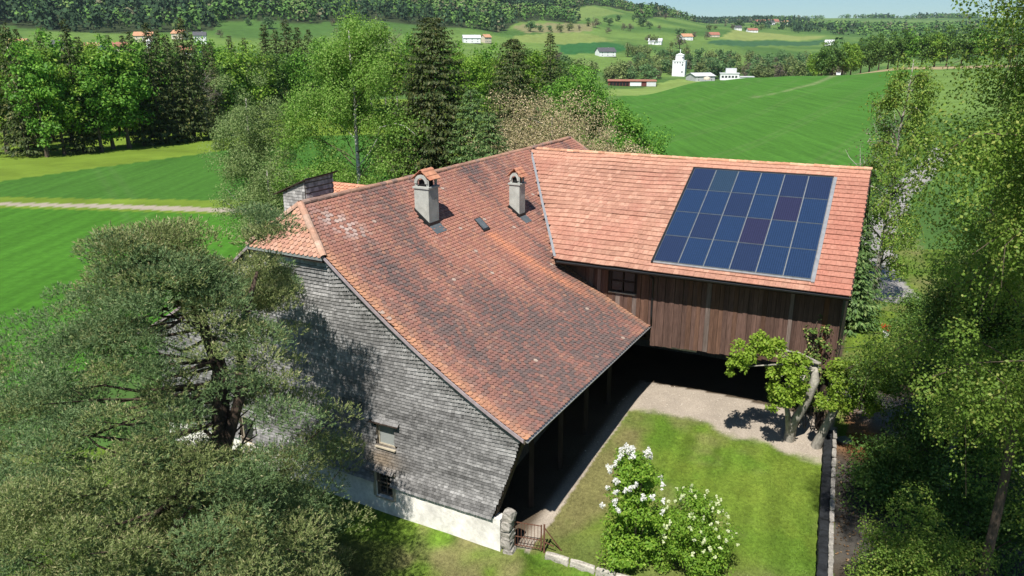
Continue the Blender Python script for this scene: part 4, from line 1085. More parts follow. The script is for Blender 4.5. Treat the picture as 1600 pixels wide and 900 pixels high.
g = Geo(); g.box(p - BB * .1 - ET_S * .12, BB * (C1 - C0 + .1), ET_S * .11, EN_S * .075); g.box(p - BB * .1 - ET_S * .01, BB * .09, ET_S * (4 * ph + .1), EN_S * .06); g.build('top_flashing', M['gutter'], SOL)
g = Geo(); g.box(p + ET_S * (4 * ph + .012), BB * (C1 - C0), ET_S * .07, EN_S * .05); g.build('bottom_flashing', M['zinc'], SOL)
# ------------------------------------------------------------------ plants
def unit(a): return a / (np.linalg.norm(a, axis=-1, keepdims=True) + 1e-9)
def rdir(n): return unit(rng.normal(size=(n, 3)))

def leaf_quads(C, A, B, L, W):
    L = np.broadcast_to(L, (len(C),))[:, None]; W = np.broadcast_to(W, (len(C),))[:, None]
    V = np.stack([C, C + A * L * .5 + B * W * .5, C + A * L, C + A * L * .5 - B * W * .5], 1).reshape(-1, 3)
    return V
def leaves_mesh(name, V, mat, extra=None):
    n = len(V) // 4; F = np.arange(n * 4).reshape(n, 4)
    gr = [(F, 0)]; mats = [mat]
    if extra is not None:
        V2, m2 = extra; n2 = len(V2) // 4; gr.append((np.arange(n2 * 4).reshape(n2, 4) + len(V), 1)); V = np.concatenate([V, V2]); mats.append(m2)
    return np_mesh(name, V, gr, mats)

def cloud(centres, radii, n, L, W, flat=.8, up=.25, noise=.7):
    """leaf clumps: n leaves round every centre, denser towards its outside"""
    K = len(centres); c = np.repeat(centres, n, 0); r = np.repeat(np.broadcast_to(radii, (K,)), n)
    d = rdir(K * n); d[:, 2] = d[:, 2] * .9 + .12
    p = c + d * (r * (.45 + .55 * rng.random(K * n) ** .6))[:, None] * (1, 1, flat)
    nn = unit(d * .9 + rng.normal(size=d.shape) * noise * .75 + np.array([0, 0, .35])); A = unit(np.cross(nn, rng.normal(size=d.shape)) + np.array([0, 0, min(up, 0)])); B = np.cross(nn, A)
    s = .7 + .6 * rng.random(K * n)
    return leaf_quads(p, A, B, L * s, W * s)

def envelope(K, R, zc, rz, lumps=.22, power=.5, low=-1):
    d = rdir(K * 2); d = d[d[:, 2] > low][:K]
    lump = 1 + lumps * np.sin(d[:, 0] * 3.1 + rng.random() * 6) * np.cos(d[:, 1] * 2.7 + d[:, 2] * 3 + rng.random() * 6)
    q = rng.random(len(d)) ** power * lump
    return np.array([0, 0, zc]) + d * q[:, None] * np.array([R, R, rz])

def limbs(g, H, r0, targets, base_frac=.25, n=5, lean=(0, 0)):
    zt = H * .82
    tz = np.linspace(0, zt, 7); wig = np.cumsum(rng.normal(size=(7, 2)) * .02 * H / 7, 0)
    P = np.c_[wig[:, 0] + lean[0] * (tz / zt) ** 1.5, wig[:, 1] + lean[1] * (tz / zt) ** 1.5, tz]
    g.tube(P, r0 * (1 - .82 * tz / zt) * np.where(tz == 0, 1.3, 1), 8, wob=.12)
    for t in targets:
        h = max(H * base_frac, min(zt * .95, t[2] - np.hypot(t[0], t[1]) * (.35 + .4 * rng.random())))
        f = h / zt; s = np.array([np.interp(h, tz, P[:, 0]), np.interp(h, tz, P[:, 1]), h])
        mid = (s + t) / 2 + np.array([0, 0, -.06 * np.linalg.norm(t - s)]) + rng.normal(size=3) * .05 * np.linalg.norm(t - s)
        g.tube([s, mid, t], np.array([.42, .25, .06]) * r0 * (1 - .7 * f), 4, cap=False)
    return P

def broadleaf(H, R, K, n, L, mat, bark='bark', r0=.25, low=.3, rc=.30, flat=.8, power=.5, nl=14, lumps=.25):
    zc = H * (1 + low) / 2; rz = H * (1 - low) / 2
    c = envelope(K, R * .82, zc, rz * .86, lumps, power)
    rad = R * rc * (.6 + .8 * rng.random(len(c)))
    g = Geo(); limbs(g, H, r0, c[rng.choice(len(c), min(nl, len(c)), False)], low * .8)
    return g.mesh('trunk', [M[bark]], True), leaves_mesh('crown', cloud(c, rad, n, L, L * .62, flat), M[mat])

def spruce(H, R, lev, nbr, nsp, L, mat='lf_spruce', r0=.28, base=.06, droop=.35, shape=.82):
    g = Geo(); tz = np.linspace(0, H * .97, 6); g.tube(np.c_[tz * 0, tz * 0, tz], r0 * (1.02 - tz / H), 7)
    hs = H * base + (H * (.985 - base)) * (np.arange(lev) + rng.random(lev) * .6) / lev
    C, A, B, S = [], [], [], []
    for h0 in hs:
        h = h0; f = 1 - h / H
        for a in rng.random() * 6.28 + np.arange(nbr) / nbr * 6.28 + rng.normal(size=nbr) * .25:
            h = min(H * .985, max(H * base, h0 + rng.normal() * H / lev * .8)); f = 1 - h / H
            r = (R * f ** shape + .18) * (.6 + .6 * rng.random())
            o = np.array([math.cos(a), math.sin(a), 0]); sd = np.array([-o[1], o[0], 0])
            k = max(4, int(nsp * (.35 + .65 * f))); t = .12 + .88 * rng.random(k) ** .8
            lat = (rng.random(k) - .5) * .55 * r * (1.15 - t)
            p = o * (r * t)[:, None] + sd * lat[:, None] + np.array([0, 0, 1.]) * (h - droop * r * t + .22 * r * t * t - np.abs(lat) * .3)[:, None]
            C.append(p); A.append(unit(o * .55 + sd * np.sign(lat)[:, None] * .35 + np.array([0, 0, -.55]) + rng.normal(size=(k, 3)) * .3)); S.append(np.full(k, L * (.65 + .5 * f)))
        if f > .1 and h % 2 < .6:
            a = rng.random() * 6.28; r = R * f * .9; g.tube([(0, 0, h), (math.cos(a) * r, math.sin(a) * r, h - droop * r * .8)], [.05, .015], 4, cap=False)
    C = np.concatenate(C); A = np.concatenate(A); S = np.concatenate(S) * (.7 + .6 * rng.random(len(C))); hz = unit(np.stack([-C[:, 1], C[:, 0], 0 * C[:, 0]], -1)); B = unit(hz + rng.normal(size=A.shape) * .55)
    return g.mesh('trunk', [M['bark']], True), leaves_mesh('crown', leaf_quads(C, A, B, S, S * .42), M[mat])

def birch(H, R, nlimb, nstr, nleaf, L, mat, r0=.2, low=.25, smax=2.2, bark='birch_bark', top=.97, lean=(0, 0), spread=.9, clumps=0, cr=.45, cn=110, lr=.36, taper=.75):
    """white stem, rising limbs, hanging strands of small leaves"""
    g = Geo(); tz = np.linspace(0, H * top, 9); wig = np.cumsum(rng.normal(size=(9, 2)) * .012 * H / 3, 0); wig -= wig[0]
    ax = wig[:, 0] + lean[0] * (tz / H) ** 1.4; ay = wig[:, 1] + lean[1] * (tz / H) ** 1.4
    g.tube(np.c_[ax, ay, tz], r0 * (1.03 - .93 * tz / tz[-1]), 8, wob=.1)
    C, A, KC = [], [], []
    for i in range(nlimb):
        h = H * (low + (.93 - low) * (i + rng.random()) / nlimb); f = h / H
        a = i * 2.4 + rng.normal() * .5; reach = R * (spread * (1.05 - taper * max(0, f - .45) / .55)) * (.65 + .5 * rng.random())
        rise = reach * (.30 + .45 * rng.random())
        o = np.array([math.cos(a), math.sin(a), 0]); s = np.array([np.interp(h, tz, ax), np.interp(h, tz, ay), h])
        q = np.linspace(0, 1, 7)[:, None]
        P = s + o * reach * q + np.array([0, 0, 1.]) * (rise * np.sin(q * 1.9) - .22 * reach * q ** 3) + np.cumsum(rng.normal(size=(7, 3)), 0) * .035 * reach
        g.tube(P, r0 * lr * (1.05 - f * .75) * (1 - .88 * q[:, 0]) + .006, 5, m=0 if i % 7 == 0 else 1, cap=False)
        for _ in range(clumps):
            k = (.25 + .75 * rng.random() ** .7) * 6; j = min(5, int(k)); KC.append(P[j] + (P[j + 1] - P[j]) * (k - j) + rng.normal(size=3) * (.12 * reach, .12 * reach, .3) - ZUP * .35 * rng.random())
        for _ in range(nstr):
            t = .18 + .82 * rng.random() ** .7; k = t * 6; j = min(5, int(k)); st = P[j] + (P[j + 1] - P[j]) * (k - j)
            side = rng.normal(size=3) * .22 * reach * .5 * (1.1 - .5 * t); side[2] *= .4
            ln = smax * (.3 + .7 * rng.random()); m = max(4, int(nleaf * ln / smax))
            w = np.sort(rng.random(m))[:, None]
            sway = rng.normal(size=3) * .12 * ln
            p = st + side * np.minimum(1, w * 2.5) + np.array([0, 0, -1.]) * ln * np.maximum(0, w - .12) + sway * w ** 2 + rng.normal(size=(m, 3)) * .05
            C.append(p); A.append(unit(np.array([0, 0, -.8]) + rng.normal(size=(m, 3)) * .55))
            if rng.random() < .4: g.tube([st, st + side * .8 - np.array([0, 0, .15 * ln]), st + side + sway - np.array([0, 0, .8 * ln])], [.012, .008, .004], 3, m=1, cap=False)
    C = np.concatenate(C); A = np.concatenate(A); B = unit(np.cross(A, rng.normal(size=A.shape))); S = L * (.65 + .7 * rng.random(len(C)))
    V = leaf_quads(C, A, B, S, S * .72)
    if clumps: KC = np.array(KC); V = np.concatenate([V, cloud(KC, cr * (.6 + .8 * rng.random(len(KC))), cn, L * 1.1, L * .8, 1.25, -.35)])
    return g.mesh('trunk', [M[bark], M['bark']], True), leaves_mesh('crown', V, M[mat])

def bare_tree(H, R, nl, mat='grey_bark', leafmat=None, nleaf=0, L=.1):
    g = Geo(); ends = []
    c = envelope(nl, R, H * .66, H * .34, .2, .35)
    limbs(g, H, .16, c, .3)
    for t in c:
        for _ in range(5):
            e = t + rng.normal(size=3) * R * .28 + np.array([0, 0, R * .2]); g.tube([t, (t + e) / 2 + rng.normal(size=3) * .05 * R, e], [.03, .02, .008], 3, cap=False); ends.append(e)
    tr = g.mesh('trunk', [M[mat]], True)
    e = np.array(ends); cr = leaves_mesh('crown', cloud(e, R * .2, nleaf, L, L * .6), M[leafmat])
    return tr, cr

ORD = ['first', 'second', 'third', 'fourth', 'fifth', 'sixth', 'seventh', 'eighth', 'ninth', 'tenth', 'eleventh', 'twelfth', 'thirteenth', 'fourteenth', 'fifteenth', 'sixteenth', 'seventeenth', 'eighteenth', 'nineteenth', 'twentieth']
def ordinal(i):
    if i < 20: return ORD[i]
    tens = {2: 'twenty', 3: 'thirty', 4: 'forty', 5: 'fifty', 6: 'sixty', 7: 'seventy', 8: 'eighty', 9: 'ninety'}
    n = i + 1
    pre = ''
    if n >= 100: pre = 'hundred and '; n -= 100
    if n <= 20: return pre + ORD[n - 1]
    t, o = divmod(n, 10)
    return pre + (tens[t] + ('ieth' if False else '-' + ORD[o - 1]) if o else tens[t][:-1] + 'ieth')

def plant_tree(name, meshes, x, y, label, cat='tree', group=None, s=1.0, rz=None, sink=.1, parts=('trunk', 'crown'), z=None):
    r = thing(name, label, cat, (x, y, (Tz(x, y) if z is None else z) - sink), group, rz=rng.random() * 6.28 if rz is None else rz, scale=s)
    for pn, me in zip(parts, meshes): link(pn, me, r)
    return r

# ---- the big pine at the left
def make_pine():
    bx, by, bz = -8.6, 19.3, -.5
    root = thing('pine_tree', 'big spreading pine with grey-green needles in front of the shingled gable', 'tree', (bx, by, bz))
    g = Geo()
    st = [((0, 0, 0), (.1, .15, 3), (.3, .3, 6), (.35, .75, 8.3), (-.2, .9, 10.2), (-.5, .8, 11.8)), ((.25, .2, 5.5), (.9, .5, 7.5), (1.0, 1.2, 9.6), (1.5, 1.3, 11.0))]
    for s_, r in zip(st, ((.34, .31, .27, .21, .12, .05), (.18, .15, .11, .04))): g.tube(s_, r, 9, wob=.15)
    pads = []
    # crown of flat pads: outer dome, several storeys
    for k in range(800):
        a = rng.random() * 6.283; zz = .6 + 11.8 * rng.random() ** 1.12
        f = zz / 12.4
        rmax = 6.2 * (1 - max(0, f - .32) ** 1.7 * 1.65) * (.86 + .22 * math.sin(a * 3 + zz * .9) + .1 * math.sin(a * 5 - zz))
        rmax = max(rmax, .8)
        q = .40 + .60 * rng.random() ** .6
        ox, oy = -.45, -.7
        x, y = ox + math.cos(a) * rmax * q, oy + math.sin(a) * rmax * q * .92
        # openings: the trunk window towards the camera and a gap low on the house side
        wx, wy = bx + x, by + y
        d = np.array([wx, wy, bz + zz - CAMZ]); px = 800 + 1203 * d[0] / (d[1] * .954 - d[2] * .3005); 
        if y > 3.6 and x > -.5 and zz < 9: continue
        if x > 3.4 and zz > 4.6: continue
        if x > 4.1: continue
        pads.append((x, y, zz - .25 * q * (rmax > 3), .42 + .52 * rng.random()))
    def gap(p):
        d = np.array([bx + p[0], by + p[1], bz + p[2] - CAMZ]); w = d[1] * .954 - d[2] * .3005
        X = d[0] / w; Y = (d[2] * .954 + d[1] * .3005) / w
        e = ((X + .405) / .062) ** 2 + ((Y + .082) / .05) ** 2 < 1 or ((X + .345) / .05) ** 2 + ((Y + .19) / .03) ** 2 < 1
        return e and rng.random() < .88
    pads = [p for p in pads if not gap(p)]
    for (x, y, z, r) in [(4.3, 1.6, 3.6, .8), (4.7, 1.2, 3.1, .8), (4.4, .6, 2.6, .9), (3.9, 2.2, 4.4, .7), (5.0, 1.9, 3.3, .6), (1.9, 2.5, 7.4, .8), (1.2, 2.6, 9.6, .6), (1.9, 2.4, 8.8, .6), (1.6, 1.9, 9.9, .6), (-.2, .9, 12.3, .7), (.5, .7, 12.0, .7), (-.9, .9, 12.0, .7), (1.3, 1.2, 11.2, .7), (-1.9, .2, 11.3, .8), (-3.2, .3, 10.6, .8), (-4.4, .2, 9.8, .9), (-5.4, .5, 9.0, .9)]: pads.append((x, y, z, r))
    for _ in range(46): pads.append((-3.6 - 4.2 * rng.random(), -2.5 + 4.2 * rng.random(), 6.2 + 3.4 * rng.random(), .5 + .4 * rng.random()))
    for _ in range(70): pads.append((-4.5 + 6.5 * rng.random(), -1.2 - 3.8 * rng.random(), 2.6 + 4.6 * rng.random(), .5 + .4 * rng.random()))
    for _ in range(46): pads.append((-1.4 + 3.6 * rng.random(), -2.6 + 2.4 * rng.random(), 3.2 + 3.6 * rng.random(), .45 + .35 * rng.random()))
    for _ in range(30): pads.append((-7.5 + 4 * rng.random(), -1 - 3 * rng.random(), 4 + 3 * rng.random(), .5 + .4 * rng.random()))
    for (v_, z_, h_) in [(-.3, 6.9, 1.4), (-.7, 6.2, 1.5), (.2, 6.9, 1.4), (.9, 6.8, 1.4), (1.6, 7.35, 1.3), (1.4, 6.9, 1.4), (.3, 6.0, 2.2), (1.2, 6.1, 2.2), (-.6, 5.6, 2.4), (.6, 5.2, 2.6), (1.7, 5.5, 3.0), (2.5, 5.9, 4.3), (2.3, 5.2, 4.3), (3.0, 5.0, 4.6), (1.5, 4.4, 3.4), (2.4, 4.3, 4.4), (2.7, 3.6, 4.2), (-1.2, 5.9, 1.6), (-.2, 6.3, 1.6), (.7, 6.5, 1.6), (1.3, 5.6, 2.6), (0, 5.4, 2.4), (.9, 4.6, 3.0), (0, 4.5, 3.0), (1.9, 4.9, 3.6), (2.1, 3.8, 4.0), (1.2, 3.8, 3.4)]:
        w_ = PA(0, v_, z_) + h_ * np.array([sdir.x, sdir.y, sdir.z]) / math.cos(R(SUN_EL)); pads.append((w_[0] - bx, w_[1] - by, w_[2] - bz, .44))
        for _ in range(3): pads.append((w_[0] - bx + rng.normal() * .2, w_[1] - by + rng.normal() * .15, w_[2] - bz + rng.normal() * .2 - .1, .5))
    def in_reach(p):
        # the crown ends short of the two right-hand gable windows
        d = np.array([bx + p[0], by + p[1], bz + p[2] - CAMZ]); w = d[1] * .954 - d[2] * .3005
        X = d[0] / w + p[3] / w * .9; Y = (d[2] * .954 + d[1] * .3005) / w
        return X < (-.262 if Y > -.13 else -.183)
    pads = np.array([p for p in pads if in_reach(p)])
    for (x, y, z, r) in pads[(rng.random(len(pads)) < .26) & (np.arange(len(pads)) < 560)]:
        h = min(max(1.2, z - np.hypot(x, y) * (.15 + .35 * rng.random())), 11); s = np.array([np.interp(h, [0, 3, 6, 8.3, 10.2, 11.8], [0, .1, .3, .35, -.2, -.5]), np.interp(h, [0, 3, 6, 8.3, 10.2, 11.8], [0, .15, .3, .75, .9, .8]), h])
        e = np.array([x, y, z - .1]); L = np.linalg.norm(e - s)
        m1 = s + (e - s) * .35 + rng.normal(size=3) * .06 * L - ZUP * .05 * L; m2 = s + (e - s) * .7 + rng.normal(size=3) * .06 * L - ZUP * .08 * L
        g.tube([s, m1, m2, e], np.array([.06, .042, .026, .01]) * (.5 + L / 7), 5, cap=False)
    g.build('trunk', M['pine_bark'], root, smooth=True)
    # shoots on every pad, fine needles on every shoot; some pads are yellower than others
    C, S, Y = [], [], []
    for (x, y, z, r) in pads:
        n = int(50 + 165 * r * r)
        d = rdir(n); d[:, 2] = np.abs(d[:, 2]) - .22
        q = rng.random(n) ** .33
        C.append(np.array([x, y, z]) + d * (r * q)[:, None] * (1.0, 1.0, .55)); S.append(unit(d * (.9, .9, .6) + np.array([0, 0, .6]) + rng.normal(size=(n, 3)) * .22))
        Y.append(np.full(n, float(fbm(np.array([x / 1.1 + 40]), np.array([y / 1.1 + z]), 151, 2)[0]) + rng.normal() * .08 > .50))
    C = np.concatenate(C); S = np.concatenate(S); Y = np.concatenate(Y); n = len(C); k = 7
    c = np.repeat(C, k, 0); ax = np.repeat(S, k, 0); fr = rng.random(n * k); yk = np.repeat(Y, k)
    p = c + ax * (fr * .11)[:, None]
    A = unit(ax * (.55 + .4 * fr[:, None]) + rng.normal(size=ax.shape) * .5); B = unit(np.cross(A, rng.normal(size=ax.shape)))
    L_ = (.060 + .035 * rng.random(n * k))[:, None]; W_ = .0115
    V = np.stack([p + B * W_, p - B * W_, p + A * L_], 1)
    ct = C + S * .12; At = unit(S + rng.normal(size=S.shape) * .25); m_ = rng.random(n) < np.where(Y, .55, .12)
    ct, At = ct[m_], At[m_]; B1 = unit(np.cross(At, rng.normal(size=At.shape)))
    V2 = np.stack([ct + B1 * .013, ct - B1 * .013, ct + At * .085], 1)
    a_ = V[~yk].reshape(-1, 3); b_ = V[yk].reshape(-1, 3); c_ = V2.reshape(-1, 3); F = np.arange(len(a_) + len(b_) + len(c_)).reshape(-1, 3)
    mi = np.concatenate([np.zeros(len(a_) // 3, int), np.ones(len(b_) // 3, int), np.full(len(c_) // 3, 2)])
    link('crown', np_mesh('crown', np.concatenate([a_, b_, c_]), [(F, mi)], [M['lf_pine'], M['lf_pine_yellow'], M['lf_pinetip']]), root)
make_pine()

# ---- birches at the right
bl = birch(23.5, 5.1, 62, 13, 54, .062, 'lf_birch', .24, .27, 2.6, lean=(-.9, .3), taper=.3, clumps=11, cr=.58, cn=290, lr=.10)
plant_tree('birch_tree', bl, 13.2, 13.0, 'tall weeping birch close on the right with hanging sunlit leaves', s=1.0, rz=0.4)
def hanging_limb():
    r = bpy.data.objects['birch_tree']; o = np.array(r.location); rot = np.array(Matrix.Rotation(-.4, 3, 'Z'))
    P = np.array([(13.0, 13.1, 12.2), (11.2, 13.9, 13.8), (10.0, 14.5, 14.9), (8.9, 15.0, 14.9), (8.1, 15.3, 14.2)])
    g = Geo(); g.tube((P - o) @ rot.T, [.04, .032, .024, .016, .008], 6)
    g.build('limb', M['bark'], r, smooth=True)
    t = rng.random(44) ** .7 * 3.9; j = t.astype(int).clip(0, 3); c = P[j] + (P[j + 1] - P[j]) * (t - j)[:, None] + rng.normal(size=(44, 3)) * (.3, .5, .3) - ZUP * (.6 * rng.random((44, 1)))
    link('limb_foliage', leaves_mesh('limb_foliage', cloud((c - o) @ rot.T, .42, 200, .072, .054, 1.3, -.35), M['lf_birch']), r)
bpy.context.view_layer.update(); hanging_limb()
bl2 = birch(22.5, 4.5, 52, 12, 50, .08, 'lf_birch', .2, .1, 2.4, clumps=10, cr=.7, cn=210, lr=.13, taper=.35)
plant_tree('birch_tree', bl2, 17.0, 20.8, 'second weeping birch standing behind the tall one on the right', rz=1.9)
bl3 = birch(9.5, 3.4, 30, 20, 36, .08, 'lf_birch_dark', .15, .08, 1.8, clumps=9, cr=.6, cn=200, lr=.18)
plant_tree('birch_tree', bl3, 16.6, 25.8, 'low shaded birch above the bare earth right of the yard wall', rz=.3)

bl4 = birch(20.5, 3.5, 34, 10, 44, .066, 'lf_birch', .15, .36, 2.4, 'bark', clumps=9, cr=.6, cn=190, lr=.13, taper=.25)
plant_tree('birch_tree', bl4, 13.3, 18.4, 'slim dark-stemmed birch between the tall birch and the yard wall', rz=2.2)

def bush(R, H, K, n, L, mat, rc=.32, stems=7, low=.0, W=None):
    c = envelope(K, R * .8, H * .52, H * .43, .25, .45); c[:, 2] = np.maximum(c[:, 2], H * .12)
    lo_ = rdir(K // 4); c = np.concatenate([c, np.c_[lo_[:, :2] * R * .7, rng.uniform(.08, .3, len(lo_)) * H]])
    g = Geo()
    for i in range(stems):
        t = c[rng.integers(len(c))]; g.tube([(rng.normal() * .12 * R, rng.normal() * .12 * R, -.1), (t[0] * .45, t[1] * .45, t[2] * .5), t], [.045, .03, .01], 5, cap=False)
    V = cloud(c, R * rc * (.6 + .8 * rng.random(len(c))), n, L, L * .62 if W is None else W, .85)
    return g.mesh('stems', [M['bark']], True), c, V
def plant_bush(name, R, H, K, n, L, mat, x, y, label, cat='shrub', z=None, **kw):
    s, c, V = bush(R, H, K, n, L, mat, **kw)
    r = thing(name, label, cat, (x, y, (Tz(x, y) if z is None else z) - .05))
    link('stem', s, r); link('foliage', leaves_mesh('foliage', V, M[mat]), r)
    return r, c
plant_bush('shrub', 1.75, 4.5, 70, 330, .075, 'lf_birch', 11.5, 18.4, 'sunlit leafy shrub at the lower right edge beside the yard wall')
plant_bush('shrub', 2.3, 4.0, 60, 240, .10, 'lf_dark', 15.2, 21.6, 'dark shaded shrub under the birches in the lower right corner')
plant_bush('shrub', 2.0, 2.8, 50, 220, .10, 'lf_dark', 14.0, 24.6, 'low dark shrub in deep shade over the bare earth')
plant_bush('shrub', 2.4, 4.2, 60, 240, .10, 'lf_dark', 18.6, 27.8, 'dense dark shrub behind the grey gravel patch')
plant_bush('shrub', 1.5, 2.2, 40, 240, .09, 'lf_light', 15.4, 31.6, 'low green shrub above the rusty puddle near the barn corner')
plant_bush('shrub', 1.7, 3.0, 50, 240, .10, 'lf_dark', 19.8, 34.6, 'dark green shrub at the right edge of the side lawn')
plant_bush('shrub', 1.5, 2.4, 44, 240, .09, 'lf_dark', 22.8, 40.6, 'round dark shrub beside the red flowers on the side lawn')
yw = spruce(6.9, 2.0, 34, 11, 26, .30, 'lf_thuja', .15, .02, .15)
plant_tree('yew_tree', yw, 20.6, 44.6, 'dark conical yew behind the right end of the barn')
plant_tree('yew_tree', spruce(4.6, 1.7, 26, 11, 24, .28, 'lf_thuja', .15, .02, .15), 19.2, 41.4, 'short dark yew tucked against the barn end')
plant_tree('thin_tree', birch(15.2, 3.0, 36, 16, 22, .12, 'lf_birch', .18, .1, 1.3, 'grey_bark', spread=.8, clumps=6, cr=.6, cn=60), 22.9, 46.5, 'thin half-bare tree with yellowish leaves behind the barn end')
plant_tree('bare_tree', bare_tree(12.5, 2.3, 26, 'grey_bark', 'lf_bare', 10, .12), 25.0, 50.5, 'grey leafless tree beside the gravel drive')
for q, (x, y, h, lab) in enumerate([(27.5, 38.5, 9.5, 'round leafy tree right of the gravel drive behind the birches'), (33, 52, 12, 'tall leafy tree on the right seen through the birch leaves'), (41, 62, 13, 'distant leafy tree right of the drive below the wheat field'), (23.5, 33.0, 8.0, 'leafy tree behind the second birch at the right edge')]):
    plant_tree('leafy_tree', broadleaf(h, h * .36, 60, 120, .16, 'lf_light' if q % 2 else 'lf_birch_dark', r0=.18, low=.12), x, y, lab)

# ---- pollarded trees by the barn
def pollard(x, y, pts, label, clumps, mat):
    r = thing('pollarded_tree', label, 'tree', (x, y, Tz(x, y) - .1))
    o = np.array([x, y, Tz(x, y) - .1]); g = Geo()
    for P, rad in pts: g.tube(np.array(P) - o, rad, 8, wob=.35)
    cl = np.array([c[:3] for c in clumps]) - o; rd = np.array([c[3] for c in clumps])
    for c, q in zip(cl, rd):
        s = np.array(pts[0][0][-1]) - o; s = s + rng.normal(size=3) * .1
        g.tube([s, (s + c) / 2 + np.array([0, 0, .15]), c], [.06, .04, .015], 5, cap=False)
    g.build('trunk', M['grey_bark'], r, smooth=True)
    sub = np.concatenate([c + rdir(13) * q * (.35 + .75 * rng.random((13, 1))) for c, q in zip(cl, rd)]); sr = np.repeat(rd, 13) * .36 * (.7 + .6 * rng.random(13 * len(rd)))
    link('crown', leaves_mesh('crown', cloud(sub, sr, 70, .125, .075, .9, .1), M[mat]), r)
pollard(11.6, 28.9, [([(11.6, 28.95, .4), (11.6, 28.6, 1.7), (11.8, 28.05, 2.9), (12.0, 28.0, 3.9), (11.9, 28.0, 4.5)], [.27, .20, .17, .19, .13]), ([(11.7, 29.0, .4), (11.25, 28.4, 2.1), (10.9, 27.9, 3.0)], [.15, .11, .08])], 'knotty grey pollarded tree with yellow-green leaves before the barn boards',
        [(9.0, 27.6, 5.1, .62), (9.6, 27.7, 5.5, .6), (8.8, 27.6, 4.6, .45), (10.25, 27.7, 5.3, .55), (10.5, 27.6, 4.2, .68), (11.0, 27.6, 4.7, .55), (10.4, 27.5, 3.4, .55), (11.2, 27.6, 3.5, .5)], 'lf_yellow')
pollard(12.5, 28.6, [([(12.5, 28.5, .4), (12.7, 28.1, 1.8), (12.95, 27.9, 2.7), (13.1, 27.9, 3.4)], [.22, .17, .15, .12])], 'second knotty pollarded tree at the barn corner by the wall end',
        [(12.6, 27.6, 4.0, .7), (13.4, 27.7, 4.2, .75), (14.2, 27.9, 4.1, .7), (14.9, 28.2, 3.7, .6), (13.3, 27.4, 3.2, .55), (14.0, 27.6, 3.1, .5), (12.3, 27.4, 3.2, .4)], 'lf_yellow')

# ivy on the right end of the barn front
iv = thing('ivy', 'ivy climbing the right end of the brown barn boards', 'ivy', tuple(PB(16.2, 7.5, 1.2)))
o_ = np.array(iv.location); pts_ = []; g = Geo()
for k in range(9):
    t = 15.7 + 1.0 * rng.random(); p = [PB(t, 7.42, 1.2)]
    for _ in range(8): p.append(p[-1] + ZUP * (.5 + .12 * rng.random()) + BB * rng.normal() * .12)
    p = np.array(p); p = p[p[:, 2] < 5.7 + .5 * rng.random()]; g.tube(p - o_, .018, 4); pts_.append(p[p[:, 2] > 2.2])
pts_ = np.concatenate(pts_) - o_; g.build('stem', M['bark'], iv)
link('foliage', leaves_mesh('foliage', cloud(pts_ + NB * .05 + rng.normal(size=pts_.shape) * .12, .15, 26, .10, .08, 1), M['lf_ivy']), iv)

# ---- white lilac and snowball bush in the yard
def flower_bush(name, x, y, R, H, K, n, L, mat, nf, fr, fmat, label, tilt=(0, 0)):
    s, c, V = bush(R, H, K, n, L, mat, stems=12, rc=.30)
    r = thing(name, label, 'flowering bush', (x, y, Tz(x, y) - .05))
    link('stem', s, r); link('foliage', leaves_mesh('foliage', V, M[mat]), r)
    d = rdir(nf * 3); d = d[(d[:, 2] > -.1) & (d[:, 1] < .7)][:nf]
    p = np.array([0, 0, H * .52]) + d * np.array([R, R, H * .48]) * (.78 + .17 * rng.random(len(d)))[:, None]
    sub = np.concatenate([q + rng.normal(size=(5, 3)) * fr * .45 + ZUP * np.linspace(0, fr * 1.6, 5)[:, None] for q in p])
    link('blossom', leaves_mesh('blossom', cloud(sub, fr * .62, 26, fr * .62, fr * .5, 1), M[fmat]), r)
    return r
flower_bush('lilac_bush', 3.95, 21.75, 1.15, 4.6, 52, 260, .10, 'lf_lilac', 36, .072, 'petal', 'tall white flowering lilac bush in the yard by the kerb')
flower_bush('snowball_bush', 5.85, 21.2, 1.45, 3.2, 60, 280, .08, 'lf_lilac', 66, .042, 'petal_green', 'wide snowball bush with greenish white blooms beside the lilac')

# ---- trees behind the farmhouse
plant_tree('birch_tree', birch(18.2, 5.9, 42, 22, 34, .135, 'lf_light', .26, .10, 2.6, clumps=12, cr=.85, cn=130, lr=.2), -12.2, 60.9, 'light green weeping birch with a white trunk behind the farmhouse')
plant_tree('willow_tree', broadleaf(15.4, 3.9, 170, 260, .13, 'lf_willow', 'grey_bark', .25, .05, .24), -20.9, 62.4, 'pale grey-green slender tree left of the chimneys behind the house')
plant_tree('willow_tree', broadleaf(9.2, 3.0, 80, 230, .13, 'lf_willow', 'grey_bark', .18, .02, .3), -18.6, 58.5, 'low pale green tree in front of the slender willow')
plant_tree('spruce_tree', spruce(19.0, 5.6, 90, 13, 60, .36, shape=.5), -6.1, 61.7, 'tall dark brownish spruce in the middle behind the ridge')
plant_tree('spruce_tree', spruce(13.8, 3.3, 60, 12, 46, .30, 'lf_thuja', shape=.55), -3.0, 57.9, 'slender dark green conifer right of the tall spruce')
plant_tree('spruce_tree', spruce(12.2, 2.8, 56, 12, 44, .30, 'lf_thuja', shape=.55), -1.6, 54.0, 'smaller green conifer just behind the farmhouse ridge')
plant_tree('spruce_tree', spruce(17.4, 4.4, 76, 12, 48, .36, shape=.52), .1, 70.5, 'dark spruce between the tall spruce and the maple')
plant_tree('maple_tree', broadleaf(16.2, 4.9, 130, 280, .21, 'lf_maple', 'bark', .3, .1, .26), 6.4, 75.7, 'round dense dark green maple behind the barn ridge')
plant_tree('maple_tree', broadleaf(11.5, 3.6, 80, 260, .21, 'lf_maple', 'bark', .25, .05, .30), 11.2, 71.5, 'lower green maple leaning right toward the big field')
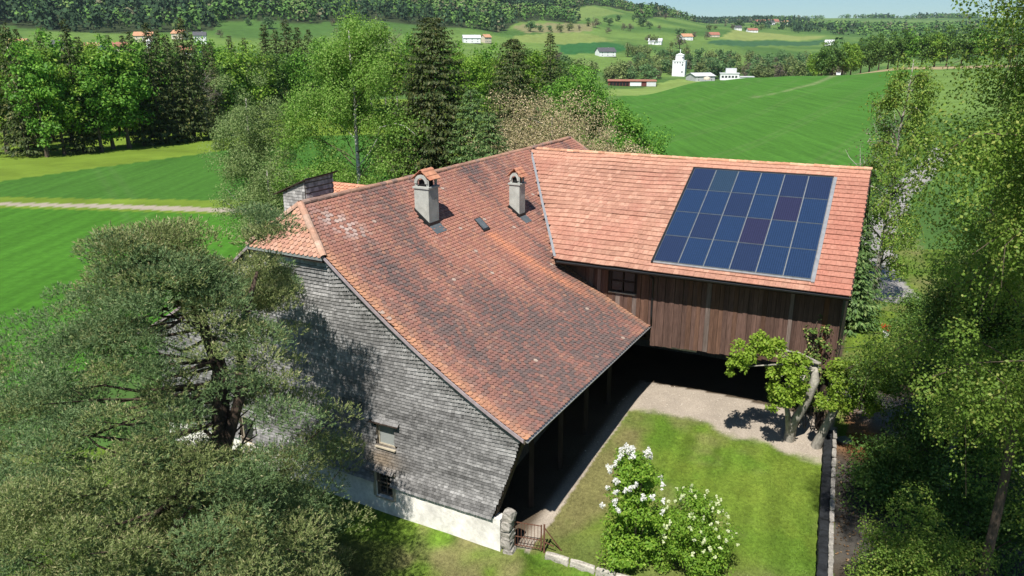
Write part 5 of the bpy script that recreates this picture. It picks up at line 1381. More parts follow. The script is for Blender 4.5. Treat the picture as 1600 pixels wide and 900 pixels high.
plant_tree('blossom_tree', broadleaf(13.0, 6.4, 210, 220, .125, 'lf_blossom', 'grey_bark', .2, .2, .24), 3.0, 60.2, 'wide cream blossoming tree just behind the ridge junction')
plant_tree('blossom_tree', broadleaf(10.2, 3.3, 90, 190, .125, 'lf_blossom', 'grey_bark', .16, .2, .24), 7.4, 58.6, 'smaller beige blossoming tree behind the barn roof end')
plant_tree('hazel_bush', broadleaf(7.0, 3.6, 70, 190, .13, 'lf_light', 'bark', .12, .02, .3), -12.5, 55.5, 'light green hazel thicket below the white trunked birch', 'shrub')
plant_tree('hazel_bush', broadleaf(6.2, 3.0, 60, 190, .13, 'lf_light', 'bark', .12, .02, .3), -8.2, 53.5, 'green hazel thicket behind the smoke box on the roof', 'shrub')

# ---- wood along the left field
SPR = [spruce(18, 2.7 + .35 * k, 44, 9, 17, .55) for k in range(4)]
BEE = [broadleaf(16, 4.3, 70, 74, .46, m_, 'bark', .26, .06, .31) for m_ in ('lf_beech', 'lf_beech', 'lf_maple', 'lf_dark')]
GRY = [bare_tree(15, 3.2, 22, 'grey_bark', 'lf_bare', 8, .30) for k in range(2)]
def at_px(th_px, d):
    th = (th_px - 800) / 1262.0 * 1.0
    a = math.atan(th * .955); return math.sin(a) * d, math.cos(a) * d
wood = [  # angle index, distance, kind, height
 (-60,112,'b',17),(-25,110,'s',18),(8,110,'d',15.5),(38,113,'b',15.0),(72,116,'s',18.6),(100,117,'d',13.5),(122,121,'b',16.6),(150,122,'b',16.4),(176,126,'s',17.2),(205,128,'s',18.4),(235,131,'s',16.8),(262,134,'s',19.3),(286,136,'g',11.5),(306,143,'s',15.5),(325,150,'d',13.5),(345,152,'b',16.8),(362,160,'s',16.5),
 (-40,128,'s',19),(-8,126,'s',17.5),(22,128,'b',17),(55,132,'d',17.5),(90,134,'s',16.5),(112,138,'b',15.8),(136,140,'d',15),(164,142,'s',16.8),(190,146,'d',16),(220,148,'s',17.6),(248,150,'d',16),(276,152,'s',17),(296,156,'s',15.5),(318,165,'b',16),(338,170,'s',17),
 (378,172,'b',15.5),(396,188,'s',19.6),(414,186,'s',18.4),(432,190,'s',20.6),(450,192,'s',19.0),(468,194,'s',18.6),(404,176,'d',15),(440,178,'d',14.5),(486,186,'b',16.5),(505,192,'b',17.0),(524,198,'g',19),(545,202,'g',20.4),(566,204,'g',20.8),(588,206,'g',20.2),(608,204,'g',19.6),(628,202,'d',18),(648,196,'b',17),(556,190,'b',16),(600,188,'b',16.5),(700,176,'d',16),(720,170,'b',15),(742,165,'b',14.5),(757,172,'d',15.5),(779,168,'b',15),(822,176,'d',16),(838,168,'b',15.5),(863,160,'s',18),(850,172,'b',15.5),(880,180,'d',14),
 (-5,146,'d',17),(30,148,'s',18),(66,150,'b',17),(104,155,'d',17),(140,158,'s',17),(178,160,'b',16.5),(214,165,'d',17),(250,168,'s',17),(290,172,'d',16.5)]
cnt = {}
NAMES = {'s': ('spruce_tree', 'dark spruce', SPR, 18.0), 'b': ('beech_tree', 'bright green leafy tree', BEE[:3], 16.0), 'd': ('beech_tree', 'dark green leafy tree', BEE[2:], 16.0), 'g': ('bare_tree', 'grey budding tree', GRY, 15.0)}
ordered = sorted(wood, key=lambda q: q[0])
for (px, d, k, h) in ordered:
    nm, lab, ms, hh = NAMES[k]; row = 'front row' if (px, d, k, h) in wood[:17] else 'back rows'
    place = 'of the left wood' if px < 375 else 'of the wood behind the house'
    i = cnt.get((k, row, place), 0); cnt[(k, row, place)] = i + 1
    d = d * (1.05 / math.cos((px - 800) / 1262 * .955) if px < 375 else 1.10); h = h * 1.12 if k != 'g' else h * 1.03
    x, y = at_px(px, d)
    plant_tree(nm, ms[int(rng.integers(len(ms)))], x, y, f'{lab}, {ordinal(i)} from left in {row} {place}', group='trees ' + place, s=(h / hh * (.9 + .2 * rng.random()) * (1.3 if px > 380 and k == 's' else 1), h / hh * (.9 + .2 * rng.random()) * (1.3 if px > 380 and k == 's' else 1), h / hh))

# ---- valley trees, each its own thing, few faces each
FARB = [broadleaf(13, 5.0, 26, 26, 1.15, m_, 'bark', .3, .02, .34, nl=4) for m_ in ('lf_far1', 'lf_far1', 'lf_far2', 'lf_far2')]
FARS = [spruce(16, 3.2, 16, 6, 7, 1.3) for _ in range(2)]
FARG = [broadleaf(12, 4.2, 24, 20, .9, 'lf_bare', 'bark', .3, .05, .34, nl=4)]
valley = []
def far_tree(x, y, h, k): valley.append((x, y, h, k))
r2 = np.random.default_rng(21)
n_ = 0
KEEP_OUT = [(149, 712, 24), (88, 608, 40), (157, 665, 32), (171, 617, 42), (104.7, 902, 30)]
for i in range(2500):
    th = R(r2.uniform(2.8, 22.5)); d = r2.uniform(560, 960); x, y = math.sin(th) * d, math.cos(th) * d
    thd = math.degrees(th)
    # lines of sight to the buildings stay open
    if any(abs(math.degrees(math.atan2(x, y)) - math.degrees(math.atan2(bx, by))) < math.degrees(r / math.hypot(bx, by)) and d < math.hypot(bx, by) + 8 and d > math.hypot(bx, by) - 140 for bx, by, r in KEEP_OUT): continue
    if d < 600 and thd < 16.5: continue
    if fbm(np.array([x / 90]), np.array([y / 90]), 77, 2)[0] < .30: continue
    if d > 800 and thd < 8: continue
    k = r2.choice(['b', 'b', 'y', 'y', 'g', 's'], p=[.27, .2, .2, .12, .13, .08])
    far_tree(x, y, r2.uniform(10, 18), k); n_ += 1
    if n_ >= 215: break
for i in range(58):
    th = r2.uniform(5.2, 11.4); d = r2.uniform(626, 800)
    if not any(abs(th - math.degrees(math.atan2(bx, by))) < math.degrees((r - 8) / math.hypot(bx, by)) and d < math.hypot(bx, by) + 4 for bx, by, r in (KEEP_OUT[0], KEEP_OUT[2], KEEP_OUT[4])): far_tree(math.sin(R(th)) * d, math.cos(R(th)) * d, r2.uniform(9, 16), r2.choice(['b', 'y', 'g', 's']))
for i in range(30):
    th = r2.uniform(7, 17); d = r2.uniform(598, 640); far_tree(math.sin(R(th)) * d, math.cos(R(th)) * d, r2.uniform(4, 7), 'y') if not any(abs(th - math.degrees(math.atan2(bx, by))) < math.degrees(r / math.hypot(bx, by)) for bx, by, r in KEEP_OUT[1:4]) else None
cnt2 = {}
for (x, y, h, k) in sorted(valley, key=lambda q: math.atan2(q[0], q[1])):
    ms = {'b': FARB[:2], 'y': FARB[2:], 'g': FARG, 's': FARS}[k]; lab = {'b': 'green leafy tree', 'y': 'yellowish green tree', 'g': 'grey budding tree', 's': 'dark spruce'}[k]
    i = cnt2.get(k, 0); cnt2[k] = i + 1
    s = h / (16 if k == 's' else 13)
    plant_tree('valley_tree', ms[int(r2.integers(len(ms)))], x, y, f'{lab}, {ordinal(i)} such from the left in the silo valley', group='trees in the valley round the silo', s=(s * r2.uniform(.9, 1.35), s * r2.uniform(.9, 1.35), s))
# row by the wheat field
ROWT = [broadleaf(15, 5.2, 44, 60, .75, m_, 'bark', .3, .05, .32, nl=6) for m_ in ('lf_beech', 'lf_maple', 'lf_dark')]
i = 0
for px, d, h, m_ in [(1298, 400, 13, 0), (1312, 385, 15, 2), (1330, 392, 15.5, 2), (1346, 398, 16.5, 0), (1360, 404, 15.5, 0), (1376, 425, 16, 2), (1390, 430, 17, 2), (1405, 432, 17, 2), (1420, 436, 17.5, 2), (1436, 440, 18, 2), (1455, 440, 18, 1), (1475, 442, 18, 2), (1496, 445, 18, 0), (1516, 448, 19, 2), (1540, 450, 19, 2), (1566, 450, 19, 1), (1592, 452, 19, 2), (1620, 455, 19, 2)]:
    x, y = at_px(px, d)
    plant_tree('field_edge_tree', ROWT[m_], x, y, f'{["bright", "mid", "dark"][m_]} green tree, {ordinal(i)} from the left in the row by the wheat field', group='tree row by the wheat field', s=h / 15); i += 1
# lone trees and hedges on the far slopes
FAR_LONE = [(482, 1838), (378, 1558), (401, 1603), (129, 1372), (139, 1356), (172, 1438), (189, 1375), (200, 1374), (243, 1438), (261, 1439), (276, 1344), (293, 1387), (224, 1079), (289, 1292), (216, 1092), (315, 1308), (194, 1150), (196, 1118), (151, 1278), (28, 1198), (43, 1214), (59, 1246), (74, 1252), (92, 1298), (109, 1314), (504, 1804), (513, 1784), (533, 1771), (1031, 2995), (976, 2758), (1009, 2777), (1081, 2896), (237, 1508), (238, 1478), (249, 1495), (106, 1424), (134, 1443), (201, 1552), (170, 1492), (241, 1618), (335, 1780), (696, 3225), (450, 1656), (591, 1925), (-310, 960), (-301, 836), (-279, 932), (-218, 991)]
i = 0
for (x, y) in sorted(FAR_LONE, key=lambda q: math.atan2(q[0], q[1])):
    d = math.hypot(x, y); k = int(r2.integers(4)); h = r2.uniform(9, 16) * (1.5 if i % 9 == 4 else 1)
    plant_tree('slope_tree', FARB[k] if k < 3 else FARG[0], x, y, f'small {"green" if k < 2 else "yellowish" if k == 2 else "greyish"} tree, {ordinal(i)} from the left on the far meadow slope', group='lone trees on the far meadow slope', s=(h / 13 * 1.3, h / 13 * 1.3, h / 13)); i += 1

# ---- forest on the hillside: one mass of simple trees
def far_wood(name, xy, hmin, hmax, wr, con_p, nq=30, q=2.3):
    n = len(xy); z = T(xy[:, 0], xy[:, 1]); h = rng.uniform(hmin, hmax, n)
    con_patch = fbm(xy[:, 0] / 160, xy[:, 1] / 160, 161, 3) + .25 * (rng.random(n) - .5); con = con_patch > np.quantile(con_patch, 1 - con_p)
    h = np.where(con, h * 1.2, h); w_ = wr * rng.uniform(.7, 1.25, n)[:, None]
    a = rng.random((n, nq)) * 6.283; f = rng.random((n, nq)) ** .8
    rad = np.where(con[:, None], (1 - f) * w_ * .6 + .4, w_ * np.sqrt(np.clip(1 - (f * 1.6 - .62) ** 2, .05, 1))) * (.82 + .3 * rng.random((n, nq)))
    P = np.stack([xy[:, 0:1] + np.cos(a) * rad, xy[:, 1:2] + np.sin(a) * rad, z[:, None] + h[:, None] * (.08 + .92 * f)], -1)
    d = unit(np.stack([np.cos(a), np.sin(a), np.where(con[:, None], .4, f * 2.2 - .5)], -1) + rng.normal(size=(n, nq, 3)) * .3); A = unit(np.cross(d, rng.normal(size=d.shape))); B = np.cross(d, A)
    S = q * (.7 + .7 * rng.random((n, nq)))
    V = leaf_quads(P.reshape(-1, 3), A.reshape(-1, 3), B.reshape(-1, 3), S.ravel() * 1.2, S.ravel())
    pal = np.array([(.075, .155, .035), (.105, .195, .045), (.060, .125, .032), (.135, .20, .06), (.15, .15, .085)])
    tree = np.where(con[:, None], np.array((.036, .070, .032)) * rng.uniform(.75, 1.35, (n, 1)), pal[rng.choice(5, n, p=[.34, .24, .22, .12, .08])] * rng.uniform(.8, 1.2, (n, 1)))
    col = np.repeat(tree, nq, 0) * rng.uniform(.85, 1.15, (n * nq, 1))
    F = np.arange(len(V)).reshape(-1, 4)
    return link(name, np_mesh(name, V, [(F, 0)], [M['wood_v']], np.repeat(col, 4, 0)), None, kind='stuff')
def sample_poly(poly, n, extra=None):
    p = np.array(poly); lo, hi = p.min(0), p.max(0); q = rng.uniform(lo, hi, (n, 2)); q = q[inpoly(q[:, 0], q[:, 1], poly)]
    return q
q = sample_poly(P_FOREST, 26000)
th_ = np.degrees(np.arctan2(q[:, 0], q[:, 1])); dd_ = np.hypot(q[:, 0], q[:, 1])
q = q[(th_ > -37) & (dd_ < 2400) & (rng.random(len(q)) < np.clip(1.25 - dd_ / 3000, .3, 1) * .62)]
far_wood('hillside_forest', q, 14, 22, 7.2, .40, 28, 3.4)['label'] = 'dense mixed forest covering the far hillside'
wood2 = []
for (pol, n) in (([(1500, 1560), (800, 1750), (600, 2050), (900, 2500), (1500, 2600)], 900), ([(980, 4000), (2200, 3700), (2400, 3900), (1050, 4400)], 1500), ([(700, 3150), (1100, 3000), (1150, 3250), (760, 3400)], 420), ([(430, 1000), (520, 1350), (900, 1500), (1300, 1300), (800, 900)], 900)):
    s_ = sample_poly(pol, n * 3)[:n]; s_ = s_[fbm(s_[:, 0] / 260, s_[:, 1] / 260, 171, 3) > .43]; wood2.append(s_)
far_wood('distant_woods', np.concatenate(wood2), 12, 20, 9, .25, 22, 4.5)['label'] = 'distant woods on the plain below the skyline'

M['grass_blade'] = surf('grass_blade', None, .7, 3, (.8, 1.25), 40, 0, src='vcol')
# ---- rough grass: tufts on the lawns
def tufts():
    n = 60000
    x = rng.uniform(-9, 19, n); y = rng.uniform(15, 42, n)
    c, cls = ground_color(x, y); k = (cls == 4) & ~inpoly(x, y, [(-12, 25.9), (-.6, 21.9), (.6, 22.4), (14, 28), (20, 48), (-6, 60)]) | (cls == 4) & (rng.random(n) < .55) & (x > 1.2)
    u = (np.stack([x, y], -1) - OA[:2]) @ UA[:2]; v = (np.stack([x, y], -1) - OA[:2]) @ VA[:2]
    k &= ~((u > -.1) & (v < 9.2))
    x, y, c = x[k], y[k], c[k]; n = len(x); z = T(x, y) + (fbm(x / 2.2, y / 2.2, 5, 3) - .5) * .10
    m = 3; C = np.repeat(np.stack([x, y, z - .01], -1), m, 0) + rng.normal(size=(n * m, 3)) * (.04, .04, 0)
    A = unit(rng.normal(size=(n * m, 3)) * (.45, .45, .1) + ZUP); B = unit(np.cross(A, rng.normal(size=A.shape)))
    h = .05 + .06 * rng.random(n * m)
    V = leaf_quads(C, A, B, h, .018); F = np.arange(len(V)).reshape(-1, 4)
    link('grass', np_mesh('grass', V, [(F, 0)], [M['grass_blade']], np.repeat(np.repeat(c * 1.1, m, 0), 4, 0)), None, kind='stuff')
tufts()
# ------------------------------------------------------------------ yard furniture
def rough_block(g, c, sx, sy, sz, m=0, rz=0, j=.12, cuts=3):
    """masonry block with an uneven outline"""
    n = cuts
    idx = {}; V = []; F = []
    def vid(i, jx, k):
        if (i, jx, k) not in idx:
            p = np.array([i / n - .5, jx / n - .5, k / n - .5]); q = p * (1 - .12 * (np.abs(p).max() > .49) * ((np.abs(p) > .49).sum() - 1) / 2)
            q = q * (sx, sy, sz) + rng.normal(size=3) * j * min(sx, sy, sz) * .35; idx[(i, jx, k)] = len(V); V.append(q)
        return idx[(i, jx, k)]
    for a in range(n):
        for b in range(n):
            for (k, rev) in ((0, True), (n, False)):
                for ax in range(3):
                    quad = [(a, b), (a + 1, b), (a + 1, b + 1), (a, b + 1)]
                    f = []
                    for (p, q) in quad:
                        t = [0, 0, 0]; t[ax] = k; t[(ax + 1) % 3] = p; t[(ax + 2) % 3] = q; f.append(vid(*t))
                    F.append(f[::-1] if rev else f)
    V = np.array(V); ca, sa = math.cos(rz), math.sin(rz)
    V = np.c_[V[:, 0] * ca - V[:, 1] * sa, V[:, 0] * sa + V[:, 1] * ca, V[:, 2]] + np.asarray(c, float)
    g.add(V, np.array(F), m)

pier = thing('gate_pier', 'rough pale stone pier at the house corner that carries the gate', 'pier', tuple(PA(.12, 8.62, 0)), world_parts=True)
az = math.atan2(VA[1], VA[0])
for k in range(5):
    g = Geo(); rough_block(g, PA(.12 + rng.normal() * .02, 8.64 + rng.normal() * .02, -.05 + k * .36), .33 + .05 * rng.random(), .38, .37, rz=az + rng.normal() * .06, j=.14)
    g.build('stone', M['stone'], pier)

# gate: rails, stiles and bars
gate = thing('gate', 'rusty brown iron bar gate closing the yard beside the stone pier', 'gate', (.3, 22.55, 0), world_parts=True)
ga, gb = np.array([.06, 22.60, .0]), np.array([1.02, 22.36, .0])
dg = (gb - ga) / np.linalg.norm(gb - ga); Lg = np.linalg.norm(gb - ga)
for nm_, q, w, h in (('stile', .03, .05, 1.08), ('stile', Lg - .03, .05, .98)):
    Geo().bar(ga + dg * q + ZUP * .08, ga + dg * q + ZUP * (.10 + h), w).build(nm_, M['rust'], gate)
for z in (.16, .50, 1.06): Geo().bar(ga + dg * .03 + ZUP * z, ga + dg * (Lg - .03) + ZUP * (z - .02), .028, .022).build('rail', M['rust'], gate)
for k in range(1, 8):
    q = .03 + (Lg - .06) * k / 8; Geo().bar(ga + dg * q + ZUP * .12, ga + dg * q + ZUP * 1.08, .016).build('bar', M['rust'], gate)
gp = thing('gate_post', 'rusty iron gate post with a slanting brace at the kerb end', 'post', (1.08, 22.34, 0), world_parts=True)
Geo().bar((1.09, 22.34, -.2), (1.09, 22.34, 1.12), .06).build('post', M['rust'], gp)
Geo().bar((1.10, 22.35, .98), (1.70, 22.42, .02), .035).build('brace', M['rust'], gp)
Geo().bar((1.10, 22.33, .45), (1.42, 22.20, .36), .03).build('brace', M['rust'], gp)

# kerb of long stones between the yard and the front lawn
kerb = thing('kerb', 'low pale stone kerb running from the gate toward the bushes', 'kerb', (2, 21.8, -.1), world_parts=True)
k0, k1 = np.array([1.12, 22.30, 0]), np.array([7.6, 19.1, 0]); dk = (k1 - k0); Lk = np.linalg.norm(dk); dk /= Lk; q = 0
while q < Lk:
    w = .55 + .6 * rng.random(); g = Geo(); p = k0 + dk * (q + w / 2) + ZUP * (-.14 + .01 * rng.random()); rough_block(g, p, w * .985, .20, .44, rz=math.atan2(dk[1], dk[0]) + rng.normal() * .012, j=.10, cuts=3)
    g.build('stone', M['pale_stone'], kerb); q += w

# wall on the right of the yard
wall = thing('yard_wall', 'old shade-darkened stone wall along the right side of the yard lawn', 'wall', (11.5, 24.8, .5), world_parts=True)
w0, w1 = np.array([9.2, 18.9, 0]), np.array([13.12, 28.55, 0]); dw = w1 - w0; Lw = np.linalg.norm(dw); dw /= Lw; nw = np.array([-dw[1], dw[0], 0])
q = 0; nst = int(Lw / .62)
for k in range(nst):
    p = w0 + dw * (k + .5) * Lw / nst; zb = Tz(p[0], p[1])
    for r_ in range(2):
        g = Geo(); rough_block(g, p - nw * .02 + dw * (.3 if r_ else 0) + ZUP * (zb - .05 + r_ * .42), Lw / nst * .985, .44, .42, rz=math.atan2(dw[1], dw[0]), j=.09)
        g.build('stone', M['shaded_stone'], wall)
    g = Geo(); rough_block(g, p - nw * .19 + ZUP * (zb + .69), Lw / nst * .97, .15, .10, rz=math.atan2(dw[1], dw[0]) + rng.normal() * .02, j=.2); g.build('coping', M['stone'], wall)
# rocks behind the pine, at the wall foot
for (x, y, s_, lab) in [(-10.4, 26.3, .75, 'broad pale boulder at the foot of the gable wall behind the pine'), (-9.4, 25.6, .55, 'smaller pale boulder beside the broad one behind the pine'), (14.9, 32.6, .5, 'grey boulder beside the rusty puddle near the barn'), (16.2, 29.0, .3, 'small stone on the bare earth below the birches')]:
    g = Geo(); rough_block(g, (x, y, Tz(x, y) + s_ * .25), s_ * 1.5, s_ * 1.1, s_ * .8, rz=rng.random() * 3, j=.45, cuts=4)
    tag(g.build('boulder', M['pale_stone'], None), lab, 'boulder')
# slab by the puddle
g = Geo(); g.cbox((13.85, 28.75, Tz(13.85, 28.75) + .05), .55, .5, .08, rz=.3); tag(g.build('stone_slab', M['lead'], None), 'small blue-grey slab at the barn corner by the puddle', 'slab')
# rusty puddle
g = Geo(); an = np.linspace(0, 2 * math.pi, 18)[:-1]
pz = Tz(14.9, 29.2) + .03
rim = np.stack([14.9 + np.cos(an) * .75 * (1 + .2 * np.sin(3 * an)), 29.2 + np.sin(an) * .95 * (1 + .15 * np.cos(2 * an)), np.full_like(an, pz)], -1)
g.add(np.concatenate([rim, rim - ZUP * .12]), [np.arange(17)[None], np.stack([np.arange(17), np.arange(17) + 17, (np.arange(17) + 1) % 17 + 17, (np.arange(17) + 1) % 17], -1)])
mm, nd, lk, b = new_mat('rusty_water'); b.inputs['Base Color'].default_value = (.16, .07, .022, 1); b.inputs['Roughness'].default_value = .25
g.build('puddle_water', mm, None, kind='structure')
# leaf litter under the birches
n = 5000; x = rng.uniform(11, 21, n); y = rng.uniform(19, 33, n); k = ((x - 10.13) * .928 - (y - 21.2) * .371) > .35; x, y = x[k], y[k]
C = np.stack([x, y, T(x, y) + .05], -1); A = unit(rng.normal(size=C.shape) * (1, 1, .25)); B = unit(np.cross(A, rng.normal(size=C.shape) * .2 + ZUP))
M['litter'] = leaf_mat('leaf_litter', (.10, .06, .03), (.20, .12, .06), (.32, .22, .12), .1)
link('leaf_litter', leaves_mesh('leaf_litter', leaf_quads(C, A, B, .09, .06), M['litter']), None, kind='stuff')
# gravel stones scattered on the yard
n = 5000; x = rng.uniform(2, 14, n); y = rng.uniform(22, 35, n); c, cls = ground_color(x, y); q_ = np.stack([x, y], -1); k = (cls == 5) & ((q_ - OB[:2]) @ NB[:2] > 5.6) & ((q_ - OA[:2]) @ VA[:2] > 8.7); x, y = x[k], y[k]; n = len(x)
C = np.stack([x, y, T(x, y) + (fbm(x / 2.2, y / 2.2, 5, 3) - .5) * .10 + .004], -1); s_ = (.012 + .03 * rng.random(n) ** 2)[:, None]
oct_ = np.array([(1, 0, 0), (0, 1, 0), (-1, 0, 0), (0, -1, 0), (0, 0, .7)], float)
V = (C[:, None] + oct_[None] * s_[:, None] * (.7 + .6 * rng.random((n, 5, 1)))).reshape(-1, 3); F = (np.arange(n)[:, None, None] * 5 + np.array([[0, 1, 4], [1, 2, 4], [2, 3, 4], [3, 0, 4]])[None]).reshape(-1, 3)
link('gravel', np_mesh('gravel', V, [(F, 0)], [surf('gravel_stone', (.42, .37, .31), .9, 8, (.6, 1.3), 40, 0)]), None, kind='stuff')

# red flowers in a white pot on the side lawn
px_, py_ = 20.6, 39.7; pz = Tz(px_, py_)
pot = thing('potted_plant', 'red flowering plant in a white pot half hidden by leaves', 'potted plant', (px_, py_, pz))
g = Geo(); an = np.arange(10) / 10 * 2 * math.pi
prof = [(.10, 0), (.15, .22), (.17, .30), (.18, .33), (.15, .33), (.14, .25)]
V = np.array([(math.cos(a_) * r_, math.sin(a_) * r_, z_) for r_, z_ in prof for a_ in an]); F = np.array([[i * 10 + k, i * 10 + (k + 1) % 10, (i + 1) * 10 + (k + 1) % 10, (i + 1) * 10 + k] for i in range(5) for k in range(10)])
g.add(V, F); g.build('pot', M['render_white'], pot)
M['red'] = leaf_mat('red_petal', (.45, .03, .015), (.60, .07, .03), None, .2)
link('blossom', leaves_mesh('blossom', cloud(np.array([(0, 0, .55), (.12, .05, .5), (-.1, .08, .62), (.02, -.1, .7)]), .2, 60, .08, .06), M['red']), pot)
# cable from the barn corner
g = Geo(); p0, p1 = PB(16.9, 7.35, 4.9), np.array([19.5, 29.5, 6.2]); q = np.linspace(0, 1, 12)[:, None]; g.tube(p0 + (p1 - p0) * q - ZUP * .8 * 4 * q * (1 - q) * .35, .012, 4)
tag(g.build('cable', M['gutter'], None), 'thin dark cable strung from the barn corner over the side lawn', 'cable')

# ------------------------------------------------------------------ far buildings
def house(name, x, y, L, W, h, roof_h, rz, wall, roof, label, group=None, windows=3, cat='house', z=None, chim=True):
    r = thing(name, label, cat, (x, y, Tz(x, y) - .3 if z is None else z), group, rz=rz)
    g = Geo(); g.box((-L / 2, -W / 2, 0), (L, 0, 0), (0, W, 0), (0, 0, h))
    for sx in (-1, 1):
        x0 = sx * L / 2; g.add([(x0, -W / 2, h), (x0, W / 2, h), (x0, 0, h + roof_h)], np.array([[0, 1, 2]]))
    g.build('wall', M[wall], r)
    g = Geo(); ov = .7
    for sy in (-1, 1):
        e = np.array([0, sy * (W / 2 + ov), h - roof_h * ov / (W / 2)]); t_ = np.array([0, 0, h + roof_h + .02]); nrm = ZUP * .22
        a_, b_ = -L / 2 - ov, L / 2 + ov
        P8 = [np.array([a_, 0, 0]) + e, np.array([b_, 0, 0]) + e, np.array([b_, 0, 0]) + t_, np.array([a_, 0, 0]) + t_]
        if sy > 0: P8 = [P8[1], P8[0], P8[3], P8[2]]
        g.hexa([p + ZUP * .03 for p in P8] + [p + nrm for p in P8])
    ro = g.build('roof', M[roof], r)
    if chim: Geo().cbox((L * .2, W * .12, h + roof_h * .95), .7, .7, 1.6).build('chimney', M['render_grey'], ro)
    for k in range(windows):
        xx = -L / 2 + L * (k + .5) / windows
        for zz in ([h * .5] if h < 4 else [h * .28, h * .72]):
            f = Geo().box((xx - .6, -W / 2 - .04, zz - .6), (1.2, 0, 0), (0, .06, 0), (0, 0, 1.2)).build('window', M['render_white'], r)
            Geo().box((xx - .48, -W / 2 - .05, zz - .48), (.96, 0, 0), (0, .03, 0), (0, 0, .96)).build('pane', M['far_glass'], f)
    return r
VG = 'village houses across the valley on the left'
for (x, y, L, W, h, rh, rz, wa, ro, lab) in [
    (-380.6, 624.2, 15, 10, 5, 3.2, -.2, 'render_beige', 'roof_orange', 'far house with an orange roof at the left edge of the village'),
    (-352, 627.4, 8, 8, 6, 2.5, .5, 'render_white', 'roof_dark', 'small white far house right of the leftmost orange roof'),
    (-322.4, 620.8, 14, 9, 5.5, 3, -.1, 'render_white', 'roof_orange', 'white far house under a broad tan roof above the bright beech'),
    (-318, 655.2, 11, 9, 5, 3, .4, 'render_beige', 'roof_red', 'low brown far house beside the tan roofed one'),
    (-349.1, 769.4, 17, 10, 6, 3.2, .1, 'render_beige', 'roof_orange', 'upper tan roofed far house on the meadow left of the white tank'),
    (-329.8, 804.7, 13, 9, 6, 3, -.3, 'render_beige', 'roof_orange', 'orange far house high on the meadow right of the spruces'),
    (-298.3, 774.5, 11, 9, 8, 3, .3, 'render_white', 'roof_dark', 'white far house with a steep dark roof below the forest'),
    (-247.5, 616.5, 16, 12, 5, 4, -.15, 'render_white', 'roof_red', 'large far house with a wide reddish roof among the spruce tops'),
    (-47.4, 946.6, 20, 10, 6, 3, .2, 'render_white', 'roof_pale', 'white far house right of the tall spruce top'),
    (-31.2, 978.9, 9, 9, 7, 3, .6, 'render_beige', 'roof_orange', 'small orange far house beside the white one above the spruces'),
    (104.7, 902.1, 20, 12, 5.5, 4, .35, 'render_white', 'roof_dark', 'dark roofed far farmhouse left of the white silo'),
    (198.4, 1119, 18, 10, 5, 3.5, -.3, 'render_white', 'roof_pale', 'pale far farmhouse on the slope above the white silo'),
    (272.1, 1265.4, 18, 11, 6, 4, .3, 'render_white', 'roof_orange', 'white far farmhouse with an orange roof above and right of the silo'),
    (341.3, 1372.2, 17, 12, 4, 4, .1, 'render_beige', 'roof_red', 'reddish far barn on the slope right of the orange roof'),
    (467.6, 1681.8, 13, 10, 6, 4, .1, 'render_white', 'roof_dark', 'white far house on the upper slope'),
    (503.5, 1703.1, 22, 11, 5, 4, .2, 'render_white', 'roof_red', 'long far farm right of the white house on the upper slope'),
    (542.2, 1379.9, 14, 11, 5, 4, -.5, 'render_white', 'roof_pale', 'white gabled far house alone among the woods on the right'),
    (735, 2423, 26, 14, 7, 6, .2, 'render_beige', 'roof_red', 'first far farm of the hamlet on the skyline'), (760, 2440, 20, 14, 7, 6, -.3, 'render_white', 'roof_red', 'second far farm of the hamlet on the skyline'),
    (752, 2375, 24, 14, 7, 6, .1, 'render_white', 'roof_dark', 'third far farm of the hamlet on the skyline'), (796, 2471, 26, 14, 8, 7, .4, 'render_beige', 'roof_red', 'fourth far farm of the hamlet on the skyline'), (830, 2480, 22, 14, 7, 6, .2, 'render_white', 'roof_orange', 'rightmost far farm of the hamlet on the skyline')]:
    house('house', x, y, L, W, h, rh, rz, wa, ro, lab, None, 3 if h < 7 else 4)
# silo tower
sx_, sy_ = 149.0, 712.5; zt = Tz(sx_, sy_) - 1
silo = thing('silo_tower', 'tall white grain silo tower standing in the valley trees', 'silo', (sx_, sy_, zt), rz=-.35)
top_z = 16.5 - (93 - 70) / 1262 * 728 - zt
g = Geo(); g.box((-5.6, -5, 0), (11.2, 0, 0), (0, 10, 0), (0, 0, top_z)); g.box((-5.8, -5.2, top_z), (11.6, 0, 0), (0, 10.4, 0), (0, 0, .5)); g.build('shaft', M['render_white'], silo)
g = Geo(); g.box((-3.4, -3.2, top_z + .5), (6.8, 0, 0), (0, 6.4, 0), (0, 0, 4.6)); g.hexa([(-3.7, -3.5, top_z + 5.1), (3.7, -3.5, top_z + 5.1), (3.7, 3.5, top_z + 5.1), (-3.7, 3.5, top_z + 5.1), (-1, -1, top_z + 6.5), (1, -1, top_z + 6.5), (1, 1, top_z + 6.5), (-1, 1, top_z + 6.5)]); g.build('head_house', M['render_white'], silo)
g = Geo(); g.tube([(0, 0, top_z + 6.4), (0, 0, top_z + 10)], .35, 6); g.build('mast', M['render_white'], silo)
for k in range(4): Geo().box((-4 + k * 2.3, -5.06, top_z - 1.8), (1, 0, 0), (0, .05, 0), (0, 0, 1)).build('window', M['far_glass'], silo)
for k in range(3): Geo().box((2.6, -5.06, 4 + k * 6), (1.1, 0, 0), (0, .05, 0), (0, 0, 1.4)).build('window', M['far_glass'], silo)
